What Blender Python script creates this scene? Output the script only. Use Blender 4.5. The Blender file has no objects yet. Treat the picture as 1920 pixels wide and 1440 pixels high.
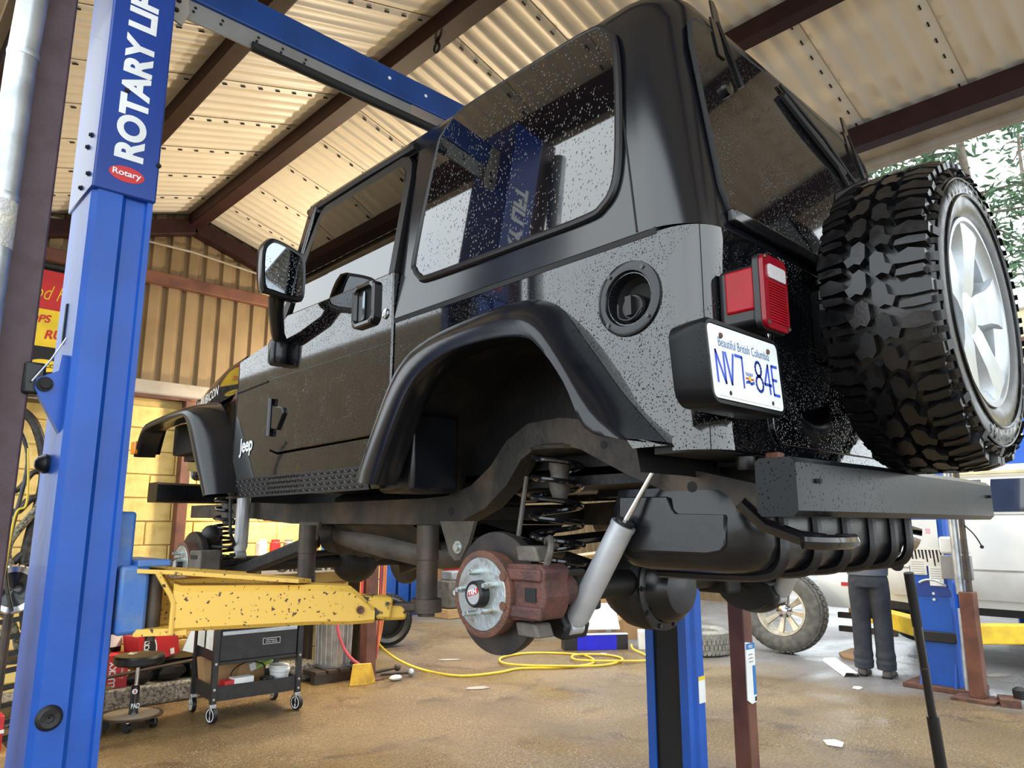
import bpy, bmesh, math, random
from mathutils import Vector, Matrix
from mathutils.geometry import tessellate_polygon
random.seed(7)
PI = math.pi
SC = bpy.context.scene
COL = SC.collection

# ------------------------------------------------------------------ camera, sky, light, exposure
cam_d = bpy.data.cameras.new('camera'); cam = bpy.data.objects.new('camera', cam_d); COL.objects.link(cam)
cam_d.sensor_fit = 'HORIZONTAL'; cam_d.sensor_width = 36.0; cam_d.lens = 36.0 * 1368.0 / 1920.0
cam_d.clip_start = 0.05; cam_d.clip_end = 300
cam.location = (0, 0, 1.40)
cam.rotation_euler = (math.radians(90 + 10.923), 0, math.radians(-43.5))
SC.camera = cam
w = bpy.data.worlds.new('overcast_sky'); SC.world = w; w.use_nodes = True
wn = w.node_tree.nodes; wl = w.node_tree.links
bg = wn['Background']
tc = wn.new('ShaderNodeTexCoord'); nz = wn.new('ShaderNodeTexNoise'); nz.inputs['Scale'].default_value = 2.2; nz.inputs['Detail'].default_value = 4
rp = wn.new('ShaderNodeValToRGB'); rp.color_ramp.elements[0].color = (0.80, 0.90, 0.97, 1); rp.color_ramp.elements[1].color = (0.93, 0.98, 1.0, 1)
rp.color_ramp.elements[0].position = .35; rp.color_ramp.elements[1].position = .65
wl.new(tc.outputs['Generated'], nz.inputs['Vector']); wl.new(nz.outputs['Fac'], rp.inputs['Fac']); wl.new(rp.outputs['Color'], bg.inputs['Color'])
bg.inputs['Strength'].default_value = 2.4
SC.view_settings.view_transform = 'Standard'; SC.view_settings.look = 'None'
SC.view_settings.gamma = 1.0; SC.view_settings.use_curve_mapping = False
SC.view_settings.exposure = 0.38
LAMP_W = 170.0          # warm work lamps hanging by the back wall

# ------------------------------------------------------------------ materials
def _nt(name):
    m = bpy.data.materials.new(name); m.use_nodes = True
    return m, m.node_tree.nodes, m.node_tree.links, m.node_tree.nodes['Principled BSDF']
def M(name, col, rough=.5, metal=0., spec=.5, col2=None, vscale=6., vlo=.4, vhi=.65, bump=0., bscale=60., rough2=None, coat=0., stretch=None, detail=5):
    """one procedural material: two colours mixed by noise, fine relief from noise"""
    m, n, l, b = _nt(name)
    b.inputs['Base Color'].default_value = (*col, 1); b.inputs['Roughness'].default_value = rough
    b.inputs['Metallic'].default_value = metal; b.inputs['Specular IOR Level'].default_value = spec
    b.inputs['Coat Weight'].default_value = coat; b.inputs['Coat Roughness'].default_value = .05
    t = n.new('ShaderNodeTexCoord'); src = t.outputs['Object']
    if stretch:
        mp = n.new('ShaderNodeMapping'); mp.inputs['Scale'].default_value = stretch; l.new(src, mp.inputs['Vector']); src = mp.outputs['Vector']
    if col2 is None: col2 = tuple(c * .8 for c in col)
    z = n.new('ShaderNodeTexNoise'); z.inputs['Scale'].default_value = vscale; z.inputs['Detail'].default_value = detail; l.new(src, z.inputs['Vector'])
    r = n.new('ShaderNodeValToRGB'); r.color_ramp.elements[0].position = vlo; r.color_ramp.elements[1].position = vhi
    r.color_ramp.elements[0].color = (*col, 1); r.color_ramp.elements[1].color = (*col2, 1)
    l.new(z.outputs['Fac'], r.inputs['Fac']); l.new(r.outputs['Color'], b.inputs['Base Color'])
    if rough2 is not None:
        mr = n.new('ShaderNodeMapRange'); mr.inputs['From Min'].default_value = vlo; mr.inputs['From Max'].default_value = vhi
        mr.inputs['To Min'].default_value = rough; mr.inputs['To Max'].default_value = rough2
        l.new(z.outputs['Fac'], mr.inputs['Value']); l.new(mr.outputs['Result'], b.inputs['Roughness'])
    if bump:
        z2 = n.new('ShaderNodeTexNoise'); z2.inputs['Scale'].default_value = bscale; z2.inputs['Detail'].default_value = 3; l.new(src, z2.inputs['Vector'])
        bp = n.new('ShaderNodeBump'); bp.inputs['Strength'].default_value = bump; bp.inputs['Distance'].default_value = .01
        l.new(z2.outputs['Fac'], bp.inputs['Height']); l.new(bp.outputs['Normal'], b.inputs['Normal'])
    return m
def wet(name, col, rough, scale=170., thresh=.3, spec=.5, coat=0., amount=.5, streak=False):
    """dark painted metal or glass beaded with rain drops (drops are fine relief)"""
    m, n, l, b = _nt(name)
    b.inputs['Base Color'].default_value = (*col, 1); b.inputs['Roughness'].default_value = rough
    b.inputs['Specular IOR Level'].default_value = spec; b.inputs['Coat Weight'].default_value = coat; b.inputs['Coat Roughness'].default_value = .03
    t = n.new('ShaderNodeTexCoord')
    src = t.outputs['Object']
    if streak:
        mp = n.new('ShaderNodeMapping'); mp.inputs['Scale'].default_value = (1, 1, .55); l.new(src, mp.inputs['Vector']); src = mp.outputs['Vector']
    hs = []
    for sc_, th in ((scale, thresh), (scale * .45, thresh * .7)):
        v = n.new('ShaderNodeTexVoronoi'); v.inputs['Scale'].default_value = sc_; v.inputs['Randomness'].default_value = 1; l.new(src, v.inputs['Vector'])
        mr = n.new('ShaderNodeMapRange'); mr.interpolation_type = 'SMOOTHSTEP'
        mr.inputs['From Min'].default_value = th; mr.inputs['From Max'].default_value = th * .35
        mr.inputs['To Min'].default_value = 0; mr.inputs['To Max'].default_value = 1
        l.new(v.outputs['Distance'], mr.inputs['Value']); hs.append(mr.outputs['Result'])
    mx = n.new('ShaderNodeMath'); mx.operation = 'MAXIMUM'; l.new(hs[0], mx.inputs[0]); l.new(hs[1], mx.inputs[1])
    z = n.new('ShaderNodeTexNoise'); z.inputs['Scale'].default_value = 5; z.inputs['Detail'].default_value = 3; l.new(t.outputs['Object'], z.inputs['Vector'])
    mk = n.new('ShaderNodeMapRange'); mk.inputs['From Min'].default_value = .38; mk.inputs['From Max'].default_value = .6; l.new(z.outputs['Fac'], mk.inputs['Value'])
    ml = n.new('ShaderNodeMath'); ml.operation = 'MULTIPLY'; l.new(mx.outputs[0], ml.inputs[0]); l.new(mk.outputs['Result'], ml.inputs[1])
    bp = n.new('ShaderNodeBump'); bp.inputs['Strength'].default_value = amount; bp.inputs['Distance'].default_value = .004
    l.new(ml.outputs[0], bp.inputs['Height']); l.new(bp.outputs['Normal'], b.inputs['Normal'])
    if coat: l.new(bp.outputs['Normal'], b.inputs['Coat Normal'])
    return m
def clear_glass(name, tint, rough=.01, ior=1.9):
    m, n, l, b = _nt(name); n.remove(b)
    out = n['Material Output']; tr = n.new('ShaderNodeBsdfTransparent'); tr.inputs['Color'].default_value = (*tint, 1)
    gl = n.new('ShaderNodeBsdfGlossy'); gl.inputs['Roughness'].default_value = rough; fr = n.new('ShaderNodeFresnel'); fr.inputs['IOR'].default_value = ior
    mx = n.new('ShaderNodeMixShader'); l.new(fr.outputs['Fac'], mx.inputs['Fac']); l.new(tr.outputs[0], mx.inputs[1]); l.new(gl.outputs[0], mx.inputs[2]); l.new(mx.outputs[0], out.inputs['Surface'])
    return m
def emit(name, col, s):
    m, n, l, b = _nt(name); b.inputs['Emission Color'].default_value = (*col, 1); b.inputs['Emission Strength'].default_value = s
    b.inputs['Base Color'].default_value = (*col, 1); return m

MT = {}
def mk(key, *a, **k):
    MT[key] = M(key, *a, **k)
mk('roof_white', (.74, .70, .62), .42, col2=(.67, .63, .55), vscale=2.2, bump=.05, bscale=30)
mk('beam_brown', (.034, .013, .013), .55, spec=.2, col2=(.024, .009, .010), vscale=8, bump=.12, bscale=220)
mk('beam_rust', (.16, .062, .038), .55, col2=(.085, .030, .022), vscale=5, bump=.15, bscale=120)
mk('post_purple', (.085, .052, .060), .5, col2=(.065, .036, .042), vscale=14, bump=.2, bscale=300)
mk('siding_tan', (.25, .175, .09), .5, col2=(.20, .135, .065), vscale=3)
mk('block_yellow', (.80, .60, .21), .5, col2=(.62, .42, .12), vscale=9, vlo=.5, vhi=.75, bump=.5, bscale=120)
mk('mortar', (.55, .40, .15), .8, bump=.3, bscale=80)
mk('trim_grey', (.36, .33, .29), .5, col2=(.28, .25, .21), vscale=6)
mk('galv', (.55, .58, .60), .38, .7, col2=(.36, .38, .40), vscale=9, bump=.08, bscale=40)
mk('tape', (.50, .50, .50), .5, .2, col2=(.62, .60, .50), vscale=20, bump=.5, bscale=90)
mk('lift_blue', (.005, .088, .46), .40, col2=(.007, .065, .34), vscale=4.5, vlo=.35, vhi=.75, bump=.12, bscale=26, coat=.05)
mk('lift_blue_worn', (.05, .16, .48), .42, col2=(.12, .20, .36), vscale=11, vlo=.45, vhi=.7, bump=.15, bscale=40)
mk('cover_blue', (.006, .045, .28), .34, col2=(.006, .036, .23), vscale=3, coat=.08)
mk('beam_blue', (.008, .055, .25), .35, col2=(.006, .04, .18), vscale=6)
mk('arm_yellow', (.76, .47, .085), .42, col2=(.055, .030, .022), vscale=75, vlo=.63, vhi=.655, bump=.1, bscale=30, detail=7)
mk('arm_yellow_worn', (.74, .47, .08), .45, col2=(.045, .032, .026), vscale=17, vlo=.50, vhi=.54, bump=.12, bscale=30, detail=7)
mk('arm_clean', (.90, .62, .03), .4, col2=(.75, .46, .03), vscale=8)
mk('steel_dark', (.050, .042, .038), .5, .35, col2=(.09, .065, .05), vscale=12, bump=.12, bscale=90)
mk('frame_dirty', (.020, .019, .018), .62, col2=(.090, .064, .044), vscale=7, vlo=.42, vhi=.72, bump=.35, bscale=60)
mk('black_plastic', (.008, .008, .010), .38, bump=.08, bscale=300)
mk('black_matte', (.010, .010, .011), .75)
mk('black_gloss', (.008, .008, .010), .14, coat=.4)
mk('under_black', (.007, .007, .008), .55, col2=(.026, .022, .018), vscale=8, vlo=.5, vhi=.8, bump=.2, bscale=50)
mk('tank_black', (.006, .007, .010), .25, col2=(.016, .016, .019), vscale=9, vlo=.5, vhi=.8, bump=.05, bscale=40)
mk('rubber', (.016, .016, .018), .42, col2=(.028, .028, .03), vscale=20, bump=.1, bscale=120, spec=.5)
mk('rubber_wet', (.005, .005, .006), .20, col2=(.009, .009, .010), vscale=25, rough2=.32, bump=.03, bscale=140)
mk('rubber_old', (.10, .098, .090), .75, col2=(.17, .16, .14), vscale=14, bump=.3, bscale=70)
mk('tread_grey', (.20, .19, .165), .55, col2=(.32, .30, .25), vscale=22, bump=.2, bscale=90)
mk('alloy', (.52, .56, .60), .3, .55, col2=(.44, .48, .52), vscale=14, bump=.04, bscale=200)
mk('alloy_cream', (.66, .60, .48), .35, .5, col2=(.48, .42, .32), vscale=10)
mk('chrome', (.75, .76, .78), .12, 1.0)
mk('zinc', (.52, .58, .58), .32, .75, col2=(.34, .30, .25), vscale=30, vlo=.5, vhi=.75, bump=.1, bscale=80)
mk('rust', (.150, .060, .035), .72, col2=(.075, .040, .032), vscale=16, bump=.4, bscale=110)
mk('rust_red', (.125, .047, .036), .62, col2=(.065, .030, .028), vscale=18, bump=.35, bscale=100)
mk('rotor_face', (.045, .042, .042), .4, .6, col2=(.075, .062, .055), vscale=14)
mk('shock_silver', (.50, .52, .56), .36, .35, col2=(.40, .42, .46), vscale=12, bump=.03, bscale=200)
mk('bracket_grey', (.13, .115, .10), .6, .2, col2=(.08, .07, .06), vscale=12, bump=.3, bscale=70)
mk('white', (.80, .82, .82), .5, col2=(.70, .72, .72), vscale=5)
mk('white_paint', (.80, .79, .74), .25, col2=(.72, .71, .65), vscale=1.5, coat=.3)
mk('white_lower', (.60, .58, .53), .3, col2=(.50, .47, .42), vscale=3, coat=.2)
mk('cream_trim', (.80, .70, .42), .4)
mk('letter_white', (.80, .82, .84), .4)
mk('letter_grey', (.55, .56, .58), .35, .5)
mk('plate_white', (.78, .82, .84), .4, col2=(.70, .74, .76), vscale=8)
mk('plate_blue', (.010, .060, .55), .45)
mk('plate_text', (.03, .12, .32), .45)
mk('red_print', (.55, .025, .03), .45, col2=(.42, .02, .025), vscale=5)
mk('pink_print', (.85, .25, .45), .6)
mk('yellow_print', (.80, .58, .03), .45)
mk('orange_print', (.85, .22, .02), .35)
mk('lens_red', (.24, .002, .010), .16, coat=.15, spec=.4, bump=.06, bscale=260)
mk('lens_red_bright', (.34, .003, .010), .25, coat=.0, spec=.3, bump=.1, bscale=240)
mk('lens_clear', (.62, .60, .62), .2, coat=.5, bump=.35, bscale=200)
mk('lens_amber', (.85, .26, .01), .2, coat=.4)
mk('lens_pale', (.60, .40, .44), .25, coat=.3, bump=.5, bscale=180)
mk('cardboard', (.42, .25, .115), .8, col2=(.34, .19, .085), vscale=5)
mk('wood', (.45, .28, .12), .7, col2=(.33, .19, .08), vscale=4, stretch=(1, 12, 12))
mk('wood_yellow', (.66, .42, .14), .6, col2=(.52, .30, .09), vscale=5, stretch=(10, 10, 1))
mk('paper', (.76, .76, .72), .8, col2=(.66, .65, .60), vscale=9)
mk('paper_blue', (.60, .70, .80), .7, col2=(.70, .76, .80), vscale=5)
mk('blue_box', (.008, .008, .62), .4)
mk('blue_label', (.02, .18, .52), .4)
mk('green_box', (.36, .55, .10), .5)
mk('curb', (.30, .275, .24), .9, col2=(.09, .085, .075), vscale=38, vlo=.42, vhi=.62, bump=.8, bscale=70)
mk('cart_black', (.016, .016, .018), .38, col2=(.026, .026, .028), vscale=20)
mk('cable_yellow', (.80, .55, .04), .45)
mk('hose_red', (.55, .06, .07), .5)
mk('hose_orange', (.75, .24, .07), .5)
mk('hose_pink', (.70, .10, .14), .5)
mk('hose_black', (.013, .013, .014), .45, col2=(.05, .045, .04), vscale=30)
mk('hose_braid', (.30, .26, .17), .6, col2=(.03, .03, .03), vscale=60, bump=.5, bscale=120)
mk('chock_yellow', (.75, .45, .03), .5, col2=(.5, .28, .03), vscale=12)
mk('blue_metal', (.012, .06, .26), .4, col2=(.015, .08, .34), vscale=9)
mk('red_metal', (.45, .02, .02), .35, col2=(.35, .015, .018), vscale=6)
mk('grey_metal', (.30, .30, .30), .45, .4)
mk('cloth_trouser', (.040, .046, .058), .85, col2=(.028, .032, .042), vscale=9, bump=.5, bscale=24)
mk('cloth_jacket', (.022, .024, .032), .8, col2=(.04, .043, .055), vscale=6, bump=.5, bscale=22)
mk('cloth_shirt', (.16, .18, .22), .85, bump=.4, bscale=26)
mk('skin', (.50, .30, .21), .55)
mk('hair', (.045, .03, .02), .7, bump=.6, bscale=120)
mk('shoe', (.055, .05, .048), .6, col2=(.09, .08, .07), vscale=15)
mk('bark', (.13, .10, .075), .9, col2=(.20, .17, .13), vscale=6, bump=.6, bscale=20)
mk('leaf', (.045, .105, .050), .7, col2=(.085, .15, .07), vscale=2.0)
mk('leaf_far', (.07, .15, .05), .7, col2=(.12, .20, .08), vscale=2)
mk('rim_dirt', (.40, .39, .37), .4, .4, col2=(.2, .18, .15), vscale=8)
MT['paint'] = wet('paint_black_wet', (.003, .0035, .005), .05, 165, .26, spec=.9, coat=.45, amount=.85)
MT['paint_top'] = wet('hardtop_black', (.005, .006, .009), .17, 190, .12, spec=.8, amount=.10)
MT['flare'] = M('flare_plastic', (.005, .006, .009), .20, col2=(.008, .009, .012), vscale=9, spec=.5)
MT['glass_dark'] = wet('tinted_glass_wet', (.003, .003, .004), .02, 120, .23, spec=1.0, coat=1.0, amount=.45, streak=True)
MT['glass_rear'] = wet('rear_glass_wet', (.005, .005, .006), .06, 160, .26, spec=.8, amount=.4, streak=True)
MT['bumper'] = wet('bumper_black_wet', (.005, .006, .008), .28, 105, .20, spec=.2, amount=.6)
MT['glass_door'] = clear_glass('door_glass', (.50, .52, .42), ior=2.7)
MT['glass_wind'] = clear_glass('windshield_glass', (.74, .78, .66))
MT['glass_far'] = M('van_glass', (.03, .035, .045), .05, spec=.9)
MT['mirror'] = wet('mirror_wet', (.30, .33, .36), .03, 110, .22, amount=.35)
MT['mirror'].node_tree.nodes['Principled BSDF'].inputs['Metallic'].default_value = 1.0
MT['lamp_glow'] = emit('lamp_glow', (1, .80, .48), 18)

def floor_material():
    m, n, l, b = _nt('concrete_floor')
    t = n.new('ShaderNodeTexCoord'); src = t.outputs['Object']
    def noise(sc, d=5, dist=0.):
        z = n.new('ShaderNodeTexNoise'); z.inputs['Scale'].default_value = sc; z.inputs['Detail'].default_value = d; z.inputs['Distortion'].default_value = dist; l.new(src, z.inputs['Vector']); return z.outputs['Fac']
    def ramp(v, p0, p1, c0, c1):
        r = n.new('ShaderNodeValToRGB'); r.color_ramp.elements[0].position = p0; r.color_ramp.elements[1].position = p1
        r.color_ramp.elements[0].color = (*c0, 1); r.color_ramp.elements[1].color = (*c1, 1); l.new(v, r.inputs['Fac']); return r.outputs['Color']
    def mix(f, a, c, mode='MIX'):
        x = n.new('ShaderNodeMix'); x.data_type = 'RGBA'; x.blend_type = mode
        if isinstance(f, (int, float)): x.inputs[0].default_value = f
        else: l.new(f, x.inputs[0])
        l.new(a, x.inputs[6]); l.new(c, x.inputs[7]); return x.outputs[2]
    base = ramp(noise(.9, 6, .6), .35, .68, (.235, .158, .066), (.150, .096, .040))
    fine = ramp(noise(55, 3), .3, .75, (.60, .58, .55), (1.5, 1.42, 1.25))
    c = mix(1.0, base, fine, 'MULTIPLY')
    stain = ramp(noise(2.3, 7, 1.0), .56, .70, (1, 1, 1), (.55, .48, .42))
    c = mix(1.0, c, stain, 'MULTIPLY')
    spk = n.new('ShaderNodeTexVoronoi'); spk.inputs['Scale'].default_value = 60; l.new(src, spk.inputs['Vector'])
    gm = n.new('ShaderNodeMapRange'); gm.inputs['From Min'].default_value = .24; gm.inputs['From Max'].default_value = .14; l.new(spk.outputs['Distance'], gm.inputs['Value'])
    gn = n.new('ShaderNodeMapRange'); gn.inputs['From Min'].default_value = .42; gn.inputs['From Max'].default_value = .58; l.new(noise(1.6, 4), gn.inputs['Value'])
    gg = n.new('ShaderNodeMath'); gg.operation = 'MULTIPLY'; l.new(gm.outputs['Result'], gg.inputs[0]); l.new(gn.outputs['Result'], gg.inputs[1])
    c = mix(gg.outputs[0], c, ramp(noise(3), .3, .7, (.66, .52, .30), (.80, .68, .46)))   # pale specks painted into the colour as sparkle of the wet floor
    # outdoor yard (asphalt grey) beyond the canopy's eave: the ground itself changes material there
    sp = n.new('ShaderNodeSeparateXYZ'); l.new(src, sp.inputs[0])
    ad = n.new('ShaderNodeMath'); ad.operation = 'MULTIPLY_ADD'; l.new(noise(1.2, 4), ad.inputs[0]); ad.inputs[1].default_value = 1.6; l.new(sp.outputs['X'], ad.inputs[2])
    mr = n.new('ShaderNodeMapRange'); mr.inputs['From Min'].default_value = 7.5; mr.inputs['From Max'].default_value = 8.2; l.new(ad.outputs[0], mr.inputs['Value'])
    yard = ramp(noise(3, 6), .3, .7, (.19, .175, .17), (.27, .26, .26))
    c = mix(mr.outputs['Result'], c, yard)
    l.new(c, b.inputs['Base Color'])
    wt = n.new('ShaderNodeMapRange'); wt.inputs['From Min'].default_value = .42; wt.inputs['From Max'].default_value = .62; wt.inputs['To Min'].default_value = .50; wt.inputs['To Max'].default_value = .10
    l.new(noise(.75, 5, .5), wt.inputs['Value']); l.new(wt.outputs['Result'], b.inputs['Roughness'])
    b.inputs['Specular IOR Level'].default_value = .55
    bp = n.new('ShaderNodeBump'); bp.inputs['Strength'].default_value = 1.0; bp.inputs['Distance'].default_value = .022
    bh = n.new('ShaderNodeMath'); bh.operation = 'ADD'; l.new(noise(70, 4), bh.inputs[0]); l.new(noise(9, 4), bh.inputs[1])
    l.new(bh.outputs[0], bp.inputs['Height']); l.new(bp.outputs['Normal'], b.inputs['Normal'])
    return m
MT['floor'] = floor_material()

# ------------------------------------------------------------------ mesh builder
V = Vector
US, UZ = 1.0, 0.0            # units of the section being built: scale of its lengths, height of its zero above the floor
def P3(p): return (p[0] * US, p[1] * US, p[2] * US + UZ)
def frame_from(d):
    d = V(d).normalized(); a = V((0, 0, 1)) if abs(d.z) < .95 else V((1, 0, 0))
    x = a.cross(d).normalized(); return x, d.cross(x), d
class MB:
    def __init__(s): s.v = []; s.f = []
    def add(s, vs, fs):
        o = len(s.v); s.v += [tuple(p) for p in vs]; s.f += [tuple(i + o for i in f) for f in fs]; return s
    def box(s, lo, hi, rot=None, c=None):
        x0, y0, z0 = lo; x1, y1, z1 = hi
        vs = [V(p) for p in ((x0,y0,z0),(x1,y0,z0),(x1,y1,z0),(x0,y1,z0),(x0,y0,z1),(x1,y0,z1),(x1,y1,z1),(x0,y1,z1))]
        if rot is not None:
            cc = V(c) if c else (V(lo) + V(hi)) / 2
            vs = [cc + rot @ (p - cc) for p in vs]
        return s.add(vs, [(3,2,1,0),(4,5,6,7),(0,1,5,4),(1,2,6,5),(2,3,7,6),(3,0,4,7)])
    def bar(s, a, b, wd, ht, up=(0, 0, 1)):
        """rectangular bar from a to b; wd across, ht along up"""
        a = V(a); b = V(b); d = (b - a).normalized(); u = V(up); sd = d.cross(u).normalized(); u = sd.cross(d).normalized()
        sd = sd * wd / 2; u = u * ht / 2
        vs = [a - sd - u, a + sd - u, a + sd + u, a - sd + u, b - sd - u, b + sd - u, b + sd + u, b - sd + u]
        return s.add(vs, [(3,2,1,0),(4,5,6,7),(0,1,5,4),(1,2,6,5),(2,3,7,6),(3,0,4,7)])
    def prism(s, pts, fn, d0, d1, holes=()):
        """polygon pts [(a,b)] mapped by fn(a,b,d) at depth d0 and d1"""
        loops = [list(pts)] + [list(h) for h in holes]; allp = [p for lp_ in loops for p in lp_]
        n = len(allp); vs = [fn(a, b, d0) for a, b in allp] + [fn(a, b, d1) for a, b in allp]
        tris = tessellate_polygon([[V((a, b, 0)) for a, b in lp_] for lp_ in loops])
        fs = [tuple(t) for t in tris] + [tuple(i + n for i in reversed(t)) for t in tris]
        o = 0
        for lp_ in loops:
            k = len(lp_); fs += [(o + i, o + (i + 1) % k, n + o + (i + 1) % k, n + o + i) for i in range(k)]; o += k
        return s.add(vs, fs)
    def tube(s, path, r, seg=8, closed=False, cap=True, taper=None):
        P = [V(p) for p in path]; n = len(P); rings = []; x = None
        for i, p in enumerate(P):
            if closed: d = P[(i + 1) % n] - P[i - 1]
            else: d = P[min(i + 1, n - 1)] - P[max(i - 1, 0)]
            if d.length < 1e-9: d = V((0, 0, 1))
            d.normalize()
            if x is None: x, y, _ = frame_from(d)
            else:
                x = (x - d * x.dot(d))
                if x.length < 1e-6: x = frame_from(d)[0]
                x.normalize()
            y = d.cross(x); rr = r[i] if isinstance(r, (list, tuple)) else r
            rings.append([p + (x * math.cos(2 * PI * k / seg) + y * math.sin(2 * PI * k / seg)) * rr for k in range(seg)])
        return s.loft(rings, closed_ring=True, closed=closed, cap=cap)
    def loft(s, rings, closed_ring=True, closed=False, cap=False):
        m = len(rings[0]); n = len(rings); vs = [p for r in rings for p in r]; fs = []
        for i in range(n if closed else n - 1):
            j = (i + 1) % n
            for k in range(m if closed_ring else m - 1):
                q = (k + 1) % m; fs.append((i * m + k, i * m + q, j * m + q, j * m + k))
        if cap and not closed:
            fs.append(tuple(range(m - 1, -1, -1))); fs.append(tuple((n - 1) * m + k for k in range(m)))
        return s.add(vs, fs)
    def lathe(s, prof, o, axis, seg=32, cap=True):
        """prof [(distance along axis, radius)]"""
        x, y, d = frame_from(axis); o = V(o)
        rings = [[o + d * t + (x * math.cos(2 * PI * k / seg) + y * math.sin(2 * PI * k / seg)) * max(r, 1e-4) for k in range(seg)] for t, r in prof]
        return s.loft(rings, cap=cap)
    def ball(s, c, r, seg=12, rz=None, ry=None):
        rz = rz or r; ry = ry or r; n = max(4, seg // 2); c = V(c)
        rings = [[c + V((r * math.sin(PI * (i + .02) / (n + .04)) * math.cos(2 * PI * k / seg), ry * math.sin(PI * (i + .02) / (n + .04)) * math.sin(2 * PI * k / seg), rz * -math.cos(PI * i / n))) for k in range(seg)] for i in range(n + 1)]
        return s.loft(rings, cap=True)
    def xf(s, fn, start=0):
        s.v = s.v[:start] + [tuple(fn(V(p))) for p in s.v[start:]]; return s
    def mesh(s, name, mat, o=(0, 0, 0), smooth=.55):
        me = bpy.data.meshes.new(name); ox, oy, oz = o
        me.from_pydata([(a * US - ox, b * US - oy, c * US + UZ - oz) for a, b, c in s.v], [], s.f)
        me.materials.append(MT[mat] if isinstance(mat, str) else mat)
        bm = bmesh.new(); bm.from_mesh(me); bmesh.ops.recalc_face_normals(bm, faces=bm.faces); bm.to_mesh(me); bm.free()
        if smooth:
            me.shade_smooth(); me.set_sharp_from_angle(angle=smooth)
        me.update(); return me
    def build(s, name, mat, parent=None, smooth=.55, bevel=0, bseg=2, **tags):
        o = (0, 0, 0)
        q = parent
        while q is not None: o = tuple(a + b for a, b in zip(o, q.location)); q = q.parent
        ob = bpy.data.objects.new(name, s.mesh(name, mat, o, smooth)); COL.objects.link(ob)
        if parent is not None: ob.parent = parent
        if bevel:
            bv = ob.modifiers.new('bevel', 'BEVEL'); bv.width = bevel; bv.segments = bseg; bv.limit_method = 'ANGLE'; bv.angle_limit = math.radians(32); bv.harden_normals = False
        for k, val in tags.items(): ob[k] = val
        return ob
def thing(name, loc, label, cat, group=None):
    o = bpy.data.objects.new(name, None); COL.objects.link(o); o.location = P3(loc); o.empty_display_size = .1
    o['label'] = label; o['category'] = cat
    if group: o['group'] = group
    return o
def struct(name, parent=None):
    o = bpy.data.objects.new(name, None); COL.objects.link(o); o['kind'] = 'structure'; o.parent = parent; return o
def solo(mb, name, mat, label, cat, group=None, loc=None, **k):
    """a thing that is one mesh; its origin goes to loc"""
    ob = mb.build(name, mat, None, **k)
    if loc is not None:
        loc = P3(loc)
        ob.data.transform(Matrix.Translation(-V(loc))); ob.location = loc
    ob['label'] = label; ob['category'] = cat
    if group: ob['group'] = group
    return ob
def copy_tree(o, parent=None):
    c = o.copy(); COL.objects.link(c); c.parent = parent
    for ch in [x for x in bpy.data.objects if x.parent == o]: copy_tree(ch, c)
    return c
def rrect(w_, h_, r, n=4, cx=0, cy=0):
    pts = []
    for sx, sy, a0 in ((1, 1, 0), (-1, 1, 90), (-1, -1, 180), (1, -1, 270)):
        for k in range(n + 1):
            a = math.radians(a0 + 90 * k / n); pts.append((cx + sx * (w_ / 2 - r) + r * math.cos(a), cy + sy * (h_ / 2 - r) + r * math.sin(a)))
    return pts
def spline(pts, n=8, closed=False):
    P = [V(p) for p in pts]; out = []; m = len(P)
    rng = range(m if closed else m - 1)
    for i in rng:
        if closed: a, b, c, d = P[i - 1], P[i], P[(i + 1) % m], P[(i + 2) % m]
        else: a, b, c, d = P[max(i - 1, 0)], P[i], P[i + 1], P[min(i + 2, m - 1)]
        for k in range(n):
            t = k / n
            out.append(.5 * ((2 * b) + (c - a) * t + (2 * a - 5 * b + 4 * c - d) * t * t + (3 * b - a - 3 * c + d) * t ** 3))
    if not closed: out.append(P[-1])
    return out
def text_mb(body, size, o, xd, yd, xs=1., bold=0., depth=.0008, shear=0., align='LEFT'):
    cu = bpy.data.curves.new('lettering', 'FONT'); cu.body = body; cu.size = 1; cu.offset = bold; cu.resolution_u = 6; cu.shear = shear; cu.align_x = align
    ob = bpy.data.objects.new('lettering', cu); COL.objects.link(ob); bpy.context.view_layer.update()
    me = bpy.data.meshes.new_from_object(ob.evaluated_get(bpy.context.evaluated_depsgraph_get()))
    xd = V(xd).normalized(); yd = V(yd).normalized(); nd = xd.cross(yd); o = V(o)
    mb = MB(); vs = [o + xd * (p.co.x * size * xs) + yd * (p.co.y * size) for p in me.vertices]
    fs = [tuple(p.vertices) for p in me.polygons]
    n = len(vs); mb.add([p + nd * depth for p in vs], fs)
    bpy.data.objects.remove(ob); bpy.data.curves.remove(cu); bpy.data.meshes.remove(me)
    return mb
Rz = lambda a: Matrix.Rotation(math.radians(a), 3, 'Z')
Rx = lambda a: Matrix.Rotation(math.radians(a), 3, 'X')
Ry = lambda a: Matrix.Rotation(math.radians(a), 3, 'Y')
def text_fit(body, o, xd, yd, width, height, bold=.02, shear=0., depth=.001):
    """lettering scaled to a given width and height, its lower left corner at o"""
    mb = text_mb(body, 1., (0, 0, 0), (1, 0, 0), (0, 1, 0), 1., bold, 0, shear)
    xs = [p[0] for p in mb.v]; ys = [p[1] for p in mb.v]
    if not xs: return mb
    x0, y0 = min(xs), min(ys); sx = width / (max(xs) - x0); sy = height / (max(ys) - y0)
    xd = V(xd).normalized(); yd = V(yd).normalized(); nd = xd.cross(yd); o = V(o)
    return mb.xf(lambda p: o + xd * ((p.x - x0) * sx) + yd * ((p.y - y0) * sy) + nd * depth)
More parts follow.
